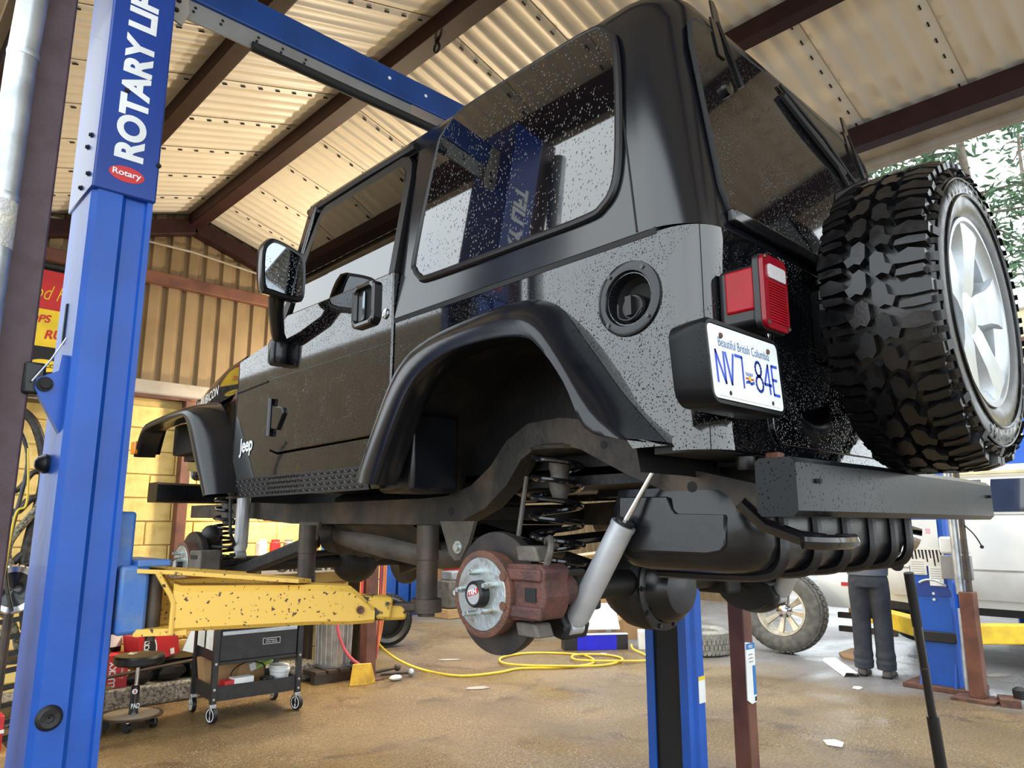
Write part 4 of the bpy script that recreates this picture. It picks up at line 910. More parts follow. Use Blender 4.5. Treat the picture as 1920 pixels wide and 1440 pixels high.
# ---- underside: frame rails, axles, springs, shocks, brakes, tank, exhaust
railp = [(4.45, 1.36), (3.6, 1.36), (3.2, 1.345), (2.2, 1.345), (2.05, 1.35), (1.92, 1.38), (1.82, 1.44), (1.74, 1.52), (1.64, 1.568), (1.50, 1.572), (1.40, 1.555), (1.24, 1.475), (1.05, 1.39), (.86, 1.345), (.80, 1.345),
         (.80, 1.270), (.90, 1.275), (1.05, 1.305), (1.25, 1.385), (1.42, 1.468), (1.50, 1.488), (1.60, 1.488), (1.67, 1.455), (1.74, 1.375), (1.84, 1.305), (1.96, 1.262), (2.08, 1.248), (2.25, 1.250), (3.2, 1.255), (3.6, 1.28), (4.45, 1.29)]
for f_ in (lambda x: x, jm):
    r_ = MB().prism(railp, lambda a, b, d: (f_(d), a, b), 1.625, 1.70).build('frame_rail', 'frame_dirty', jeep, smooth=.5, bevel=.006)
    for y, z, rr_ in ((2.02, 1.295, .016), (1.045, 1.345, .014), (1.33, 1.475, .012)):
        MB().lathe([(0, rr_), (.001, rr_)], (f_(1.6245), y, z), (-1 if f_(0) == 0 else 1, 0, 0), 16).build('rail_hole', 'black_matte', r_)
    # control-arm brackets hanging from the rail
    for y in (2.06, 3.02):
        MB().prism([(y - .10, 1.262), (y + .085, 1.262), (y + .03, 1.15), (y, 1.13), (y - .03, 1.135), (y - .07, 1.19)], lambda a, b, d: (f_(d), a - .075 if y < 2.5 else a, b), 1.615, 1.63).build('arm_bracket', 'bracket_grey', r_, smooth=.3)
        MB().lathe([(0, .022), (.006, .022), (.006, .013), (.016, .013)], (f_(1.615), y - (.095 if y < 2.5 else .0), 1.175), (-1 if f_(0) == 0 else 1, 0, 0), 12).build('bolt', 'zinc', r_)
    # lower control arms
    MB().tube([(f_(1.66), 1.95, 1.175), (f_(1.62), 1.62, 1.02)], .028, 12).build('control_arm', 'black_gloss', jeep)
    MB().bar((f_(1.66), 3.02, 1.18), (f_(1.58), 3.80, .985), .05, .06).build('control_arm', 'under_black', jeep, bevel=.01)
    # springs with perch, bump stop
    for yc, x0, zt, zb, nco in ((1.54, 1.665, 1.475, 1.105, 6.3), (3.93, 1.63, 1.40, 1.075, 7)):
        pts = []; n = int(nco * 20)
        for k in range(n + 1):
            t = k / n; a = 2 * PI * nco * t; rad = .068 if yc > 2 else .078
            sagx = .018 * math.sin(PI * t) if yc < 2 else 0
            pts.append((f_(x0 + rad * math.cos(a)), yc + rad * math.sin(a) + sagx, zt + (zb - zt) * t))
        MB().tube(pts, .0085, 8).build('coil_spring', 'black_gloss', jeep)
        MB().lathe([(0, .055), (.012, .088), (.022, .092), (.03, .06)], (f_(x0), yc, zt - .012), (0, 0, 1), 24).build('spring_perch', 'frame_dirty', jeep)
        MB().lathe([(0, .02), (.03, .032), (.06, .034), (.075, .028), (.10, .034), (.12, .034)], (f_(x0), yc, zt - .15), (0, 0, 1), 16).build('bump_stop', 'bracket_grey', jeep)
        MB().box((f_(x0) - .07, yc - .06, zb - .03), (f_(x0) + .07, yc + .06, zb - .005)).build('spring_seat', 'under_black', jeep, bevel=.006)
    # silver shock absorbers, rear leaning, front upright
    for a, b, c in (((1.60, 1.135, 1.40), (1.575, 1.228, 1.252), (1.545, 1.385, .985)), ((1.57, 3.60, 1.46), (1.57, 3.60, 1.40), (1.565, 3.595, 1.115))):
        a, b, c = V(a), V(b), V(c); a.x = f_(a.x); b.x = f_(b.x); c.x = f_(c.x); d = (b - c).normalized(); L = (b - c).length
        sh_ = MB().lathe([(0, .010), (.008, .026), (.03, .033), (L - .012, .033), (L - .012, .0345), (L, .0345), (L, .02)], c, d, 28).build('shock_absorber', 'shock_silver', jeep)
        MB().tube([b, a], .0075, 10).build('shock_rod', 'chrome', sh_)
        MB().lathe([(0, .026), (.012, .027)], b - d * .002, d, 20).build('shock_seal', 'black_plastic', sh_)
        MB().tube([c + V((-.025, 0, -.008)), c + V((.025, 0, -.008))], .019, 14).build('shock_eye', 'shock_silver', sh_)
        MB().tube([c + V((-.05, 0, -.010)), c + V((.03, 0, -.010))], .010, 10).build('shock_bolt', 'under_black', sh_)
    MB().prism([(1.56, 1.04), (1.50, 1.06), (1.40, 1.03), (1.37, .985), (1.385, .945), (1.43, .955), (1.50, 1.0)], lambda a, b, d: (f_(d), a, b), 1.50, 1.60).build('shock_bracket', 'under_black', jeep, smooth=.3, bevel=.008)
# axles
ra = MB().tube([(1.42, 1.55, 1.062), (jm(1.42), 1.55, 1.062)], .043, 18).build('rear_axle', 'under_black', jeep)
MB().lathe([(-.16, .055), (-.13, .10), (-.06, .138), (.0, .145), (.035, .138), (.05, .125)], (2.13, 1.55, 1.045), (0, -1, 0), 28).build('diff_housing', 'under_black', ra)
dcv = MB().lathe([(.045, .142), (.056, .142), (.062, .118), (.10, .108), (.125, .085), (.132, .04), (.133, .0)], (2.13, 1.55, 1.045), (0, -1, 0), 32).build('diff_cover', 'tank_black', ra)
bolts([(2.13 + .13 * math.cos(a), 1.495, 1.045 + .13 * math.sin(a)) for a in [2 * PI * k / 10 for k in range(10)]], (0, -1, 0), .008, .010, 'under_black', dcv)
for x in (1.72, 2.54): MB().box((x - .05, 1.47, 1.0), (x + .05, 1.60, 1.12)).build('axle_bracket', 'under_black', ra, bevel=.01)
fa = MB().tube([(1.50, 3.92, 1.045), (jm(1.50), 3.92, 1.045)], .042, 16).build('front_axle', 'under_black', jeep)
MB().ball((2.42, 3.92, 1.04), .135, 20, .13, .14).build('diff_housing', 'under_black', fa)
MB().tube([(1.45, 3.72, 1.05), (2.1, 3.70, 1.10), (2.8, 3.72, 1.12)], .016, 10).build('tie_rod', 'under_black', fa)
MB().tube([(1.52, 1.62, 1.19), (1.75, 1.60, 1.20), (2.3, 1.58, 1.24), (2.62, 1.56, 1.36)], .018, 10).build('track_bar', 'black_gloss', jeep)
MB().tube([(1.44, 1.66, 1.19), (1.60, 1.66, 1.20), (1.78, 1.64, 1.16)], .017, 10).build('sway_bar', 'bracket_grey', jeep)
MB().tube([(1.60, 1.66, 1.20), (1.64, 1.66, 1.40)], .008, 8).build('sway_link', 'bracket_grey', jeep)
MB().tube([(2.14, 1.70, 1.06), (2.16, 2.55, 1.24)], .036, 14).build('drive_shaft', 'under_black', jeep)
MB().tube([(2.45, 3.75, 1.07), (2.35, 2.9, 1.26)], .030, 14).build('drive_shaft', 'under_black', jeep)
tc_ = MB().box((1.90, 2.45, 1.17), (2.42, 3.35, 1.40)).build('gearbox', 'under_black', jeep, bevel=.05)
sk = MB()
sk.loft([[(x, y, z) for x, z in ((1.70, 1.25), (1.84, 1.15), (2.42, 1.15), (2.56, 1.25))] for y in (2.35, 2.45, 2.85, 2.95)], closed_ring=False, cap=False)
sk.build('skid_plate', 'frame_dirty', jeep, smooth=.3)
MB().tube(spline([(1.78, 3.1, 1.22), (1.80, 2.7, 1.17), (1.88, 2.4, 1.13), (1.98, 2.2, 1.16)], 5), .055, 16).build('exhaust_pipe', 'bracket_grey', jeep)
mf = MB().lathe([(0, .03), (.03, .085), (.5, .085), (.53, .03)], (1.80, 3.15, 1.21), (.12, -1, -.05), 24).build('catalyst', 'frame_dirty', jeep)
for t in (.12, .24, .36): MB().lathe([(0, .086), (.01, .091), (.02, .086)], V((1.80, 3.15, 1.21)) + V((.12, -1, -.05)).normalized() * t, (.12, -1, -.05), 24, cap=False).build('catalyst_rib', 'frame_dirty', mf)
MB().tube(spline([(2.62, 2.2, 1.25), (2.66, 1.8, 1.30), (2.70, 1.4, 1.28), (2.72, 1.05, 1.22)], 5), .03, 14).build('exhaust_pipe', 'bracket_grey', jeep)
MB().lathe([(0, .034), (.02, .040), (.13, .042), (.13, .038), (.04, .034)], (2.70, 1.0, 1.245), (.55, -.75, -.30), 24, cap=False).build('exhaust_tip', 'chrome', jeep)
for y in (2.22, 3.5): MB().box((1.66, y, 1.27), (jm(1.66), y + .08, 1.33)).build('cross_member', 'under_black', jeep, bevel=.008)
MB().box((1.66, .82, 1.28), (jm(1.66), .88, 1.34)).build('cross_member', 'frame_dirty', jeep, bevel=.008)
MB().box((1.60, .795, 1.28), (1.63, .83, 1.415)).build('bumper_bracket', 'rust', jeep, bevel=.004)
MB().lathe([(0, .018), (.012, .022), (.03, .022), (.035, .012)], (1.565, .86, 1.375), (0, 0, 1), 14).build('body_mount', 'black_plastic', jeep)
# fuel tank with skid plate ribs
TX0, TX1, TY0, TY1 = 1.615, 2.655, .875, 1.34
tk = MB(); rings = []
for z, ins in ((1.345, .012), (1.29, .0), (1.20, .0), (1.165, .012), (1.142, .035), (1.130, .07), (1.128, .14)):
    rings.append([(a, b, z) for a, b in rrect(TX1 - TX0 - 2 * ins, TY1 - TY0 - 2 * ins, max(.09 - ins * .3, .03), 6, (TX0 + TX1) / 2, (TY0 + TY1) / 2)])
tk.loft(rings, cap=True); tank = tk.build('fuel_tank', 'tank_black', jeep, smooth=.9)
for x in (1.745, 1.93, 2.115, 2.30, 2.47, 2.60):
    MB().tube(spline([(x, TY0 - .002, 1.30), (x, TY0 - .004, 1.20), (x, TY0 + .006, 1.155), (x, TY0 + .04, 1.130), (x, TY0 + .14, 1.122), (x, TY1 - .1, 1.122)], 4), .016, 8).build('tank_rib', 'tank_black', tank)
MB().prism([(TY0 + .075, 1.20), (TY0 + .07, 1.274), (TY0 + .21, 1.278), (TY0 + .222, 1.29), (TY0 + .235, 1.322), (TY1 - .07, 1.325), (TY1 - .065, 1.24), (TY1 - .08, 1.195), (TY1 - .11, 1.180), (TY0 + .13, 1.178), (TY0 + .09, 1.185)], lambda a, b, d: (d, a, b), TX0 - .005, TX0 + .005).build('tank_strap', 'tank_black', tank, smooth=.3, bevel=.005)
# brakes
def rusty_rotor(xh, yc, zc, f_, sg, rear=True):
    o = (f_(xh), yc, zc); ax = (sg, 0, 0)
    rt = MB().lathe([(-.052, .09), (-.052, .164), (-.060, .166), (-.074, .166), (-.084, .164), (-.084, .06)], o, ax, 56).build('brake_rotor', 'rotor_face', jeep)
    MB().lathe([(-.052, .110), (-.01, .116), (-.002, .115), (0, .110), (0, .098)], o, ax, 48, cap=False).build('rotor_hat', 'rust', rt)
    MB().lathe([(-.002, .098), (.001, .096), (.001, .0)], o, ax, 48, cap=False).build('hub_flange', 'zinc', rt)
    for k in range(5):
        a = 2 * PI * k / 5 + .16; c = V(o) + V((0, .058 * math.cos(a), .058 * math.sin(a)))
        MB().lathe([(0, .014), (.002, .014), (.002, .0085), (.030, .0085), (.030, .0065), (.040, .006)], c, ax, 14).build('wheel_stud', 'zinc', rt)
    cp = MB().lathe([(0, .037), (.026, .035), (.031, .031), (.0305, .027), (.028, .026)], o, ax, 32, cap=False).build('hub_cap', 'black_plastic', rt)
    MB().lathe([(.0285, .0265), (.0285, .0)], o, ax, 28, cap=False).build('cap_face', 'letter_grey', cp)
    return rt, cp
rotor, cap_ = rusty_rotor(1.355, 1.55, 1.066, lambda x: x, -1)
fx_ = 1.355 - .0290
MB().add([(fx_, 1.572, 1.058), (fx_, 1.530, 1.070), (fx_, 1.527, 1.086), (fx_, 1.568, 1.074)], [(0, 1, 2, 3)]).build('cap_band', 'red_print', cap_, smooth=0)
text_fit('TEN', (fx_ - .0004, 1.5665, 1.0615), (0, -1, .27), (0, .27, 1), .034, .013, bold=.04).build('lettering', 'letter_white', cap_, smooth=0)
rusty_rotor(1.355, 1.55, 1.066, jm, 1); rusty_rotor(1.40, 3.92, 1.05, lambda x: x, -1); rusty_rotor(1.40, 3.92, 1.05, jm, 1)
MB().lathe([(0, .135), (.01, .150), (.03, .150), (.03, .05)], (jm(1.47), 1.55, 1.066), (-1, 0, 0), 40).build('brake_shield', 'under_black', jeep)
# rear caliper: body with window, carrier ends, pads, hose
ca = MB()
ca.prism([(1.475, 1.135), (1.47, 1.148), (1.345, 1.150), (1.325, 1.135), (1.335, 1.105), (1.325, 1.07), (1.335, 1.035), (1.35, 1.01), (1.47, 1.005), (1.478, 1.02), (1.455, 1.035), (1.452, 1.12)], lambda a, b, d: (d, a, b), 1.372, 1.47)
cal = ca.build('brake_caliper', 'rust_red', jeep, smooth=.4, bevel=.007)
MB().prism([(1.395, 1.09), (1.355, 1.09), (1.355, 1.055), (1.395, 1.055)], lambda a, b, d: (d, a, b), 1.3685, 1.373).build('caliper_window', 'black_matte', cal, smooth=0)
for z in (1.122, 1.028): MB().box((1.362, 1.335, z - .016), (1.376, 1.462, z + .016)).build('caliper_bridge', 'rust_red', cal, bevel=.006)
MB().lathe([(0, .04), (.05, .042), (.07, .03)], (1.46, 1.38, 1.08), (1, 0, 0), 22).build('piston_housing', 'rust_red', cal)
for z0, z1 in ((1.155, 1.195), (.965, 1.0)):
    MB().prism([(1.44, z0), (1.45, z1), (1.375, z1), (1.36, z0)], lambda a, b, d: (d, a, b), 1.385, 1.445).build('caliper_carrier', 'bracket_grey', cal, smooth=.3, bevel=.006)
MB().box((1.378, 1.456, 1.015), (1.40, 1.482, 1.135)).build('brake_pad', 'zinc', cal, bevel=.004)
for z in (1.115, 1.04): MB().lathe([(0, .012), (.02, .012)], (1.372, 1.462, z), (-1, 0, 0), 10).build('guide_bolt', 'rust', cal)
MB().tube(spline([(1.40, 1.345, 1.15), (1.40, 1.33, 1.19), (1.43, 1.36, 1.215), (1.48, 1.42, 1.20), (1.55, 1.45, 1.19)], 6), .009, 8).build('brake_hose', 'bracket_grey', cal)
MB().tube([(1.47, 1.36, 1.125), (1.62, 1.42, 1.118)], .012, 8).build('brake_cable', 'black_plastic', cal)
MB().tube([(1.46, 1.40, 1.085), (1.62, 1.45, 1.075)], .014, 8).build('axle_lever', 'bracket_grey', cal)
# front caliper and hub behind the column
fc_ = MB().prism([(3.80, 1.005), (3.80, 1.125), (3.66, 1.13), (3.65, 1.0)], lambda a, b, d: (d, a, b), 1.395, 1.50).build('brake_caliper', 'bracket_grey', jeep, bevel=.01, smooth=.3)
for z in (1.095, 1.03): MB().box((1.392, 3.69, z - .009), (1.396, 3.77, z + .009)).build('caliper_slot', 'black_matte', fc_, smooth=0)
MB().ball((1.52, 3.86, 1.20), .05, 12).build('ball_joint', 'under_black', jeep)
MB().tube([(1.56, 3.9, 1.0), (1.56, 3.93, 1.22)], .045, 12).build('steering_knuckle', 'under_black', jeep)
MB().tube(spline([(1.50, 3.60, 1.40), (1.49, 3.55, 1.22), (1.53, 3.60, 1.15), (1.50, 3.80, 1.14)], 5), .008, 8).build('brake_hose', 'black_plastic', jeep)
US, UZ = 1.0, .15
# ------------------------------------------------------------------ things along the back wall, left to right
# advertising rack on a wall shelf, seen between the post and the column
sh = thing('wall_shelf', (1.2, 6.72, 2.2), 'dark steel wall shelf carrying the red and yellow display sign', 'shelf')
MB().box((.80, 6.45, 2.215), (1.62, 6.86, 2.235)).build('deck', 'steel_dark', sh, smooth=0)
MB().box((.80, 6.44, 2.19), (1.62, 6.452, 2.255)).build('lip', 'grey_metal', sh, smooth=0)
for x in (.9, 1.5): MB().bar((x, 6.5, 2.2), (x, 6.86, 1.9), .02, .02).build('bracket', 'steel_dark', sh)
sg = thing('display_sign', (1.2, 6.66, 2.235), 'tall red, yellow and black advertising sign on the wall shelf', 'sign')
fr_ = MB().box((.86, 6.60, 2.237), (1.56, 6.64, 3.26)).build('frame', 'black_plastic', sg, smooth=0)
MB().box((.86, 6.592, 2.93), (1.56, 6.60, 3.25)).build('red_panel', 'red_print', sg, smooth=0)
MB().box((.86, 6.592, 2.63), (1.56, 6.60, 2.93)).build('yellow_panel', 'yellow_print', sg, smooth=0)
text_fit('Good Food', (.92, 6.5915, 3.01), (1, 0, 0), (0, 0, 1), .55, .12, bold=-.01, shear=.4).build('lettering', 'yellow_print', sg, smooth=0)
text_fit('STOPS', (.95, 6.5915, 2.80), (1, 0, .1), (0, 0, 1), .25, .065, bold=.03, shear=.2).build('lettering', 'red_print', sg, smooth=0)
text_fit('RUST', (1.165, 6.5915, 2.69), (1, 0, .1), (0, 0, 1), .24, .075, bold=.03, shear=.2).build('lettering', 'red_print', sg, smooth=0)
disc(MB(), (1.19, 6.599, 2.48), (0, -1, 0), .11, .05).build('oval', 'yellow_print', sg, smooth=0)
text_fit('OIL CO', (1.12, 6.598, 2.465), (1, 0, 0), (0, 0, 1), .14, .03, bold=.03).build('lettering', 'black_matte', sg, smooth=0)
solo(MB().tube([(.90, 6.62, 3.296), (1.5, 6.62, 3.296)], .035, 12), 'roller_tube', 'black_plastic', 'black tube lying along the top of the sign', 'tube', loc=(.95, 6.6, 3.4))
# hoses and cables hung on the block wall, left of the near column
hoses = [
    ([(.98, 6.55, 2.15), (1.16, 6.5, 2.0), (1.26, 6.5, 1.6), (1.20, 6.5, 1.0), (1.26, 6.5, .5)], .035, 'hose_black', 'thick black hose hanging from the wall shelf'),
    ([(1.30, 6.5, 2.12), (1.28, 6.45, 1.5), (1.08, 6.45, 1.1), (1.16, 6.45, .8), (1.10, 6.45, .4)], .028, 'hose_braid', 'braided grey hose looping down the yellow wall'),
    ([(1.22, 6.4, 1.7), (1.34, 6.4, 1.2), (1.30, 6.4, .8), (1.33, 6.4, .3)], .024, 'hose_braid', 'braided hose hanging straight beside the blue column'),
    ([(.66, 4.2, 1.75), (.74, 4.2, 1.55), (.70, 4.2, 1.1), (.75, 4.2, .85)], .010, 'hose_black', 'thin black cable dangling behind the purple post'),
    ([(.70, 4.0, 1.60), (.72, 4.0, 1.35), (.68, 4.0, 1.28), (.665, 4.0, .9)], .005, 'cable_yellow', 'thin yellow cord dangling behind the purple post'),
    ([(.95, 5.8, .72), (1.05, 5.8, .62), (1.10, 5.8, .45), (1.16, 5.8, .40)], .022, 'hose_braid', 'short braided hose slumped over the dark scrap rack')]
for p, r, m_, lb in hoses:
    solo(MB().tube(spline(p, 8), r, 10), 'hose', m_, lb, 'hose', 'hoses hanging on the back wall', loc=p[-1])
for k, (z0, z1, y) in enumerate(((1.62, 1.50, 6.55), (1.42, 1.34, 6.5), (1.28, 1.16, 6.5), (1.02, .96, 6.5), (.94, .86, 6.45))):
    solo(MB().tube(spline([(.9, y, z0 - .05), (1.1, y, z1), (1.22, y, z0 + .03), (1.45, y, z1 + .02)], 5), .022 + .006 * (k % 2), 8), 'wire_bundle', 'hose_black',
         ('top wire bundle slung across the block wall behind the post', 'second wire bundle below the shelf on the block wall', 'middle wire bundle slung across the block wall', 'fourth wire bundle down the block wall', 'lowest wire bundle on the block wall')[k], 'cable', 'wire bundles on the back wall', loc=(.9, y, z0))
US, UZ = 1.12, 0.0          # things standing on the floor slab
rk = thing('scrap_rack', (1.1, 5.28, 0), 'dark steel rack piled with bars behind the near blue column', 'rack')
for x in (.78, 1.42):
    for y in (5.08, 5.48): MB().box((x - .015, y - .015, 0), (x + .015, y + .015, .86)).build('leg', 'steel_dark', rk, smooth=0)
for z in (.18, .48, .80): MB().box((.76, 5.06, z), (1.44, 5.50, z + .02)).build('shelf', 'steel_dark', rk, smooth=0)
for k in range(9):
    z = .06 + .09 * k
    solo(MB().bar((.80, 5.03, z + .02), (1.36, 5.01 - .02 * (k % 3), z + .10), .03, .025), 'steel_bar', 'black_plastic', 'dark steel bar leaning against the scrap rack, number %s from the floor' % ('one', 'two', 'three', 'four', 'five', 'six', 'seven', 'eight', 'nine')[k], 'bar', 'bars on the scrap rack', loc=(.8, 5.03, z))
cw = thing('chrome_lamp', (.70, 3.9, .86), 'round chrome work lamp half hidden behind the near blue column', 'lamp')
MB().lathe([(0, .05), (.03, .095), (.05, .105), (.06, .098), (.055, .075)], (.70, 3.95, .97), (-.15, -1, .05), 32, cap=False).build('bezel', 'chrome', cw)
MB().lathe([(.045, .078), (.03, .0)], (.70, 3.95, .97), (-.15, -1, .05), 28, cap=False).build('lens', 'black_gloss', cw)
MB().tube([(.70, 3.97, .95), (.70, 4.0, .5), (.70, 4.0, .0)], .018, 10).build('stand', 'steel_dark', cw); MB().lathe([(0, .12), (.02, .11)], (.70, 4.0, 0), (0, 0, 1), 20).build('base', 'steel_dark', cw)
rc = thing('red_case', (.78, 4.75, 0), 'red plastic tool case on a wooden block beside the near column', 'tool case')
MB().box((.55, 4.65, .12), (.86, 4.95, .30)).build('body', 'red_print', rc, bevel=.012); MB().box((.55, 4.64, .215), (.86, 4.655, .23)).build('lid_seam', 'white', rc, smooth=0)
MB().lathe([(0, .03), (.02, .03)], (.80, 4.645, .17), (0, -1, 0), 16).build('latch', 'black_plastic', rc)
solo(MB().box((.52, 4.6, 0), (.9, 5.0, .118)), 'wood_block', 'wood', 'pale wooden block under the red tool case', 'block', loc=(.7, 4.8, 0), bevel=.006)

# rolling shop stool
st = thing('shop_stool', (1.64, 5.22, 0), 'round black rolling shop stool on a dusty disc base', 'stool')
sx, sy = 1.64, 5.22
seat = MB().lathe([(0, .05), (.0, .135), (.012, .148), (.045, .150), (.058, .142), (.064, .10), (.066, 0)], (sx + .02, sy, .375), (0, 0, 1), 36).build('seat', 'black_plastic', st)
text_fit('AT', (sx - .03, sy - .04, .4415), (.6, .8, 0), (-.8, .6, 0), .09, .05, bold=.04).build('lettering', 'letter_white', seat, smooth=0)
MB().tube([(sx + .015, sy, .24), (sx + .018, sy, .38)], .012, 12).build('piston', 'chrome', st)
cyl = MB().lathe([(0, .03), (.03, .026), (.17, .025), (.175, .02)], (sx + .012, sy, .075), (0, 0, 1), 20).build('cylinder', 'black_gloss', st)
disc(MB(), (sx + .002, sy - .0248, .215), (-.3, -1, 0), .016).build('badge', 'white', cyl, smooth=0)
text_fit('S', (sx - .003, sy - .0256, .206), (1, -.3, 0), (0, 0, 1), .012, .018, bold=.05).build('lettering', 'red_print', cyl, smooth=0)
text_fit('PAD', (sx - .014, sy - .0265, .115), (1, -.2, 0), (0, 0, 1), .05, .03, bold=.03).build('lettering', 'letter_white', cyl, smooth=0)
MB().lathe([(0, .165), (.006, .185), (.014, .187), (.018, .180), (.012, .05), (.014, 0)], (sx, sy, .062), (0, 0, 1), 40).build('base', 'steel_dark', st)
disc(MB(), (sx, sy, .0792), (0, 0, 1), .165).build('dust', 'trim_grey', st, smooth=0)
for k in range(5):
    a = 2 * PI * k / 5 - 2.0; c = V((sx + .145 * math.cos(a), sy + .145 * math.sin(a), .028))
    ct = MB().lathe([(-.012, .028), (.012, .028)], c, (math.sin(a), math.cos(a), 0), 16).build('caster', 'black_plastic', st)
    MB().box((c.x - .008, c.y - .010, .02), (c.x + .008, c.y + .010, .066)).build('caster_fork', 'chrome', ct, smooth=0)
# clutter on the kerb
lx = thing('beer_box', (1.95, 5.9, .28), 'red cardboard drinks box tilted on the black bin behind the stool', 'box')
R_ = Rz(12) @ Ry(-10)
def tilted(lo, hi, c): return MB().box(lo, hi, R_, c)
cbx = V((1.95, 5.90, .39))
MB().box((1.80, 5.80, .29), (2.10, 6.00, .49), R_, cbx).build('carton', 'red_print', lx, smooth=0)
m_ = MB(); disc(m_, (1.885, 5.798, .395), (0, -1, 0), .05, .085); m_.xf(lambda p: cbx + R_ @ (p - cbx)).build('badge', 'letter_white', lx, smooth=0)
m_ = MB(); disc(m_, (1.885, 5.7972, .395), (0, -1, 0), .04, .074); m_.xf(lambda p: cbx + R_ @ (p - cbx)).build('badge', 'black_matte', lx, smooth=0)
text_fit('LUCKY', (1.868, 5.7965, .345), (.15, 0, 1), (-1, 0, .15), .11, .04, bold=.03).xf(lambda p: cbx + R_ @ (p - cbx)).build('lettering', 'letter_white', lx, smooth=0)
MB().box((2.03, 5.797, .30), (2.06, 5.799, .34), R_, cbx).build('label', 'white', lx, smooth=0)
lx2 = thing('beer_box', (1.68, 5.84, .14), 'red drinks box standing on end on the kerb left of the stool', 'box')
MB().box((1.60, 5.76, .142), (1.76, 5.92, .36)).build('carton', 'red_print', lx2, smooth=0)
text_fit('LUCKY', (1.685, 5.7595, .15), (0, 0, 1), (-1, 0, 0), .17, .045, bold=.03).build('lettering', 'letter_white', lx2, smooth=0)
text_fit('Lager', (1.74, 5.7595, .20), (0, 0, 1), (-1, 0, 0), .08, .03, bold=-.01, shear=.3).build('lettering', 'letter_white', lx2, smooth=0)
bn = thing('storage_bin', (2.06, 5.95, .14), 'black plastic storage bin on the kerb under the drinks box', 'bin')
rings = [[(a, b, z) for a, b in rrect(.42 + e, .26 + e, .03, 3, 2.06, 5.95)] for z, e in ((.14, -.05), (.27, 0), (.28, .03), (.285, .03))]
MB().loft(rings, cap=True).build('body', 'black_plastic', bn)
pd = thing('black_drum', (1.70, 6.03, .14), 'black round pail with a printed label behind the near column', 'pail')
MB().lathe([(0, .09), (.36, .105), (.37, .11), (.38, .105), (.37, .0)], (1.68, 6.03, .142), (0, 0, 1), 28).build('body', 'black_plastic', pd)
MB().lathe([(.25, .1025), (.34, .1055)], (1.68, 6.03, .142), (0, 0, 1), 28, cap=False).build('label', 'paper', pd)
fb = MB().prism([(0, 0), (.16, -.05), (.22, .16), (.10, .22)], lambda a, b, d: (2.14 + a, 5.80 + d + b * .2, .335 + b), 0, .01)
solo(fb, 'paper_sheet', 'paper_blue', 'white folded sheet leaning in the clutter right of the red drinks box', 'paper', loc=(2.2, 5.8, .285))
solo(MB().tube([(2.42 + .05 * math.cos(a), 5.86 + .02 * math.sin(a), .385 + .075 * math.sin(a)) for a in [2 * PI * k / 20 for k in range(20)]], .012, 8, closed=True), 'tape_roll', 'yellow_print', 'yellow tape roll hanging left of the black tool cart', 'tape', loc=(2.42, 5.86, .3))
solo(MB().prism([(0, 0), (.30, -.06), (.34, .24), (.06, .28)], lambda a, b, d: (2.30 + a, 5.98 + d, .30 + b), 0, .08), 'open_carton', 'cardboard', 'brown open carton behind the yellow tape roll', 'carton', loc=(2.3, 5.98, .3), smooth=.2)
solo(MB().box((2.31, 5.80, .141), (2.66, 6.08, .295)), 'storage_bin', 'black_matte', 'black low bin on the kerb beside the tool cart', 'bin', loc=(2.45, 5.95, .14), bevel=.02)
solo(MB().tube([(1.50, 5.74, .215), (2.40, 5.73, .285)], .012, 8), 'steel_rod', 'steel_dark', 'long dark rod lying across the kerb behind the stool', 'rod', loc=(1.55, 5.8, .2))
for k, (x, y, a, b, c) in enumerate(((1.86, 5.79, .09, .05, .05), (2.06, 5.79, .10, .06, .06), (2.25, 5.79, .08, .06, .07))):
    solo(MB().ball((x, y, .14 + c * .92), a, 9, c, b).xf(lambda p, s=k: p + V((.02 * math.sin(30 * p.z + s), .02 * math.sin(25 * p.x + s), 0))), 'rag_heap', 'black_plastic', ('dark rag heap on the kerb behind the stool post', 'middle dark rag heap on the kerb', 'dark rag heap on the kerb nearest the tool cart')[k], 'rag', 'rags on the kerb', loc=(x, y, .14))
solo(MB().box((1.50, 5.74, .142), (1.66, 5.95, .165), Rz(14)), 'wood_board', 'wood', 'short brown board lying on the kerb beside the near column', 'board', loc=(1.58, 5.8, .14))

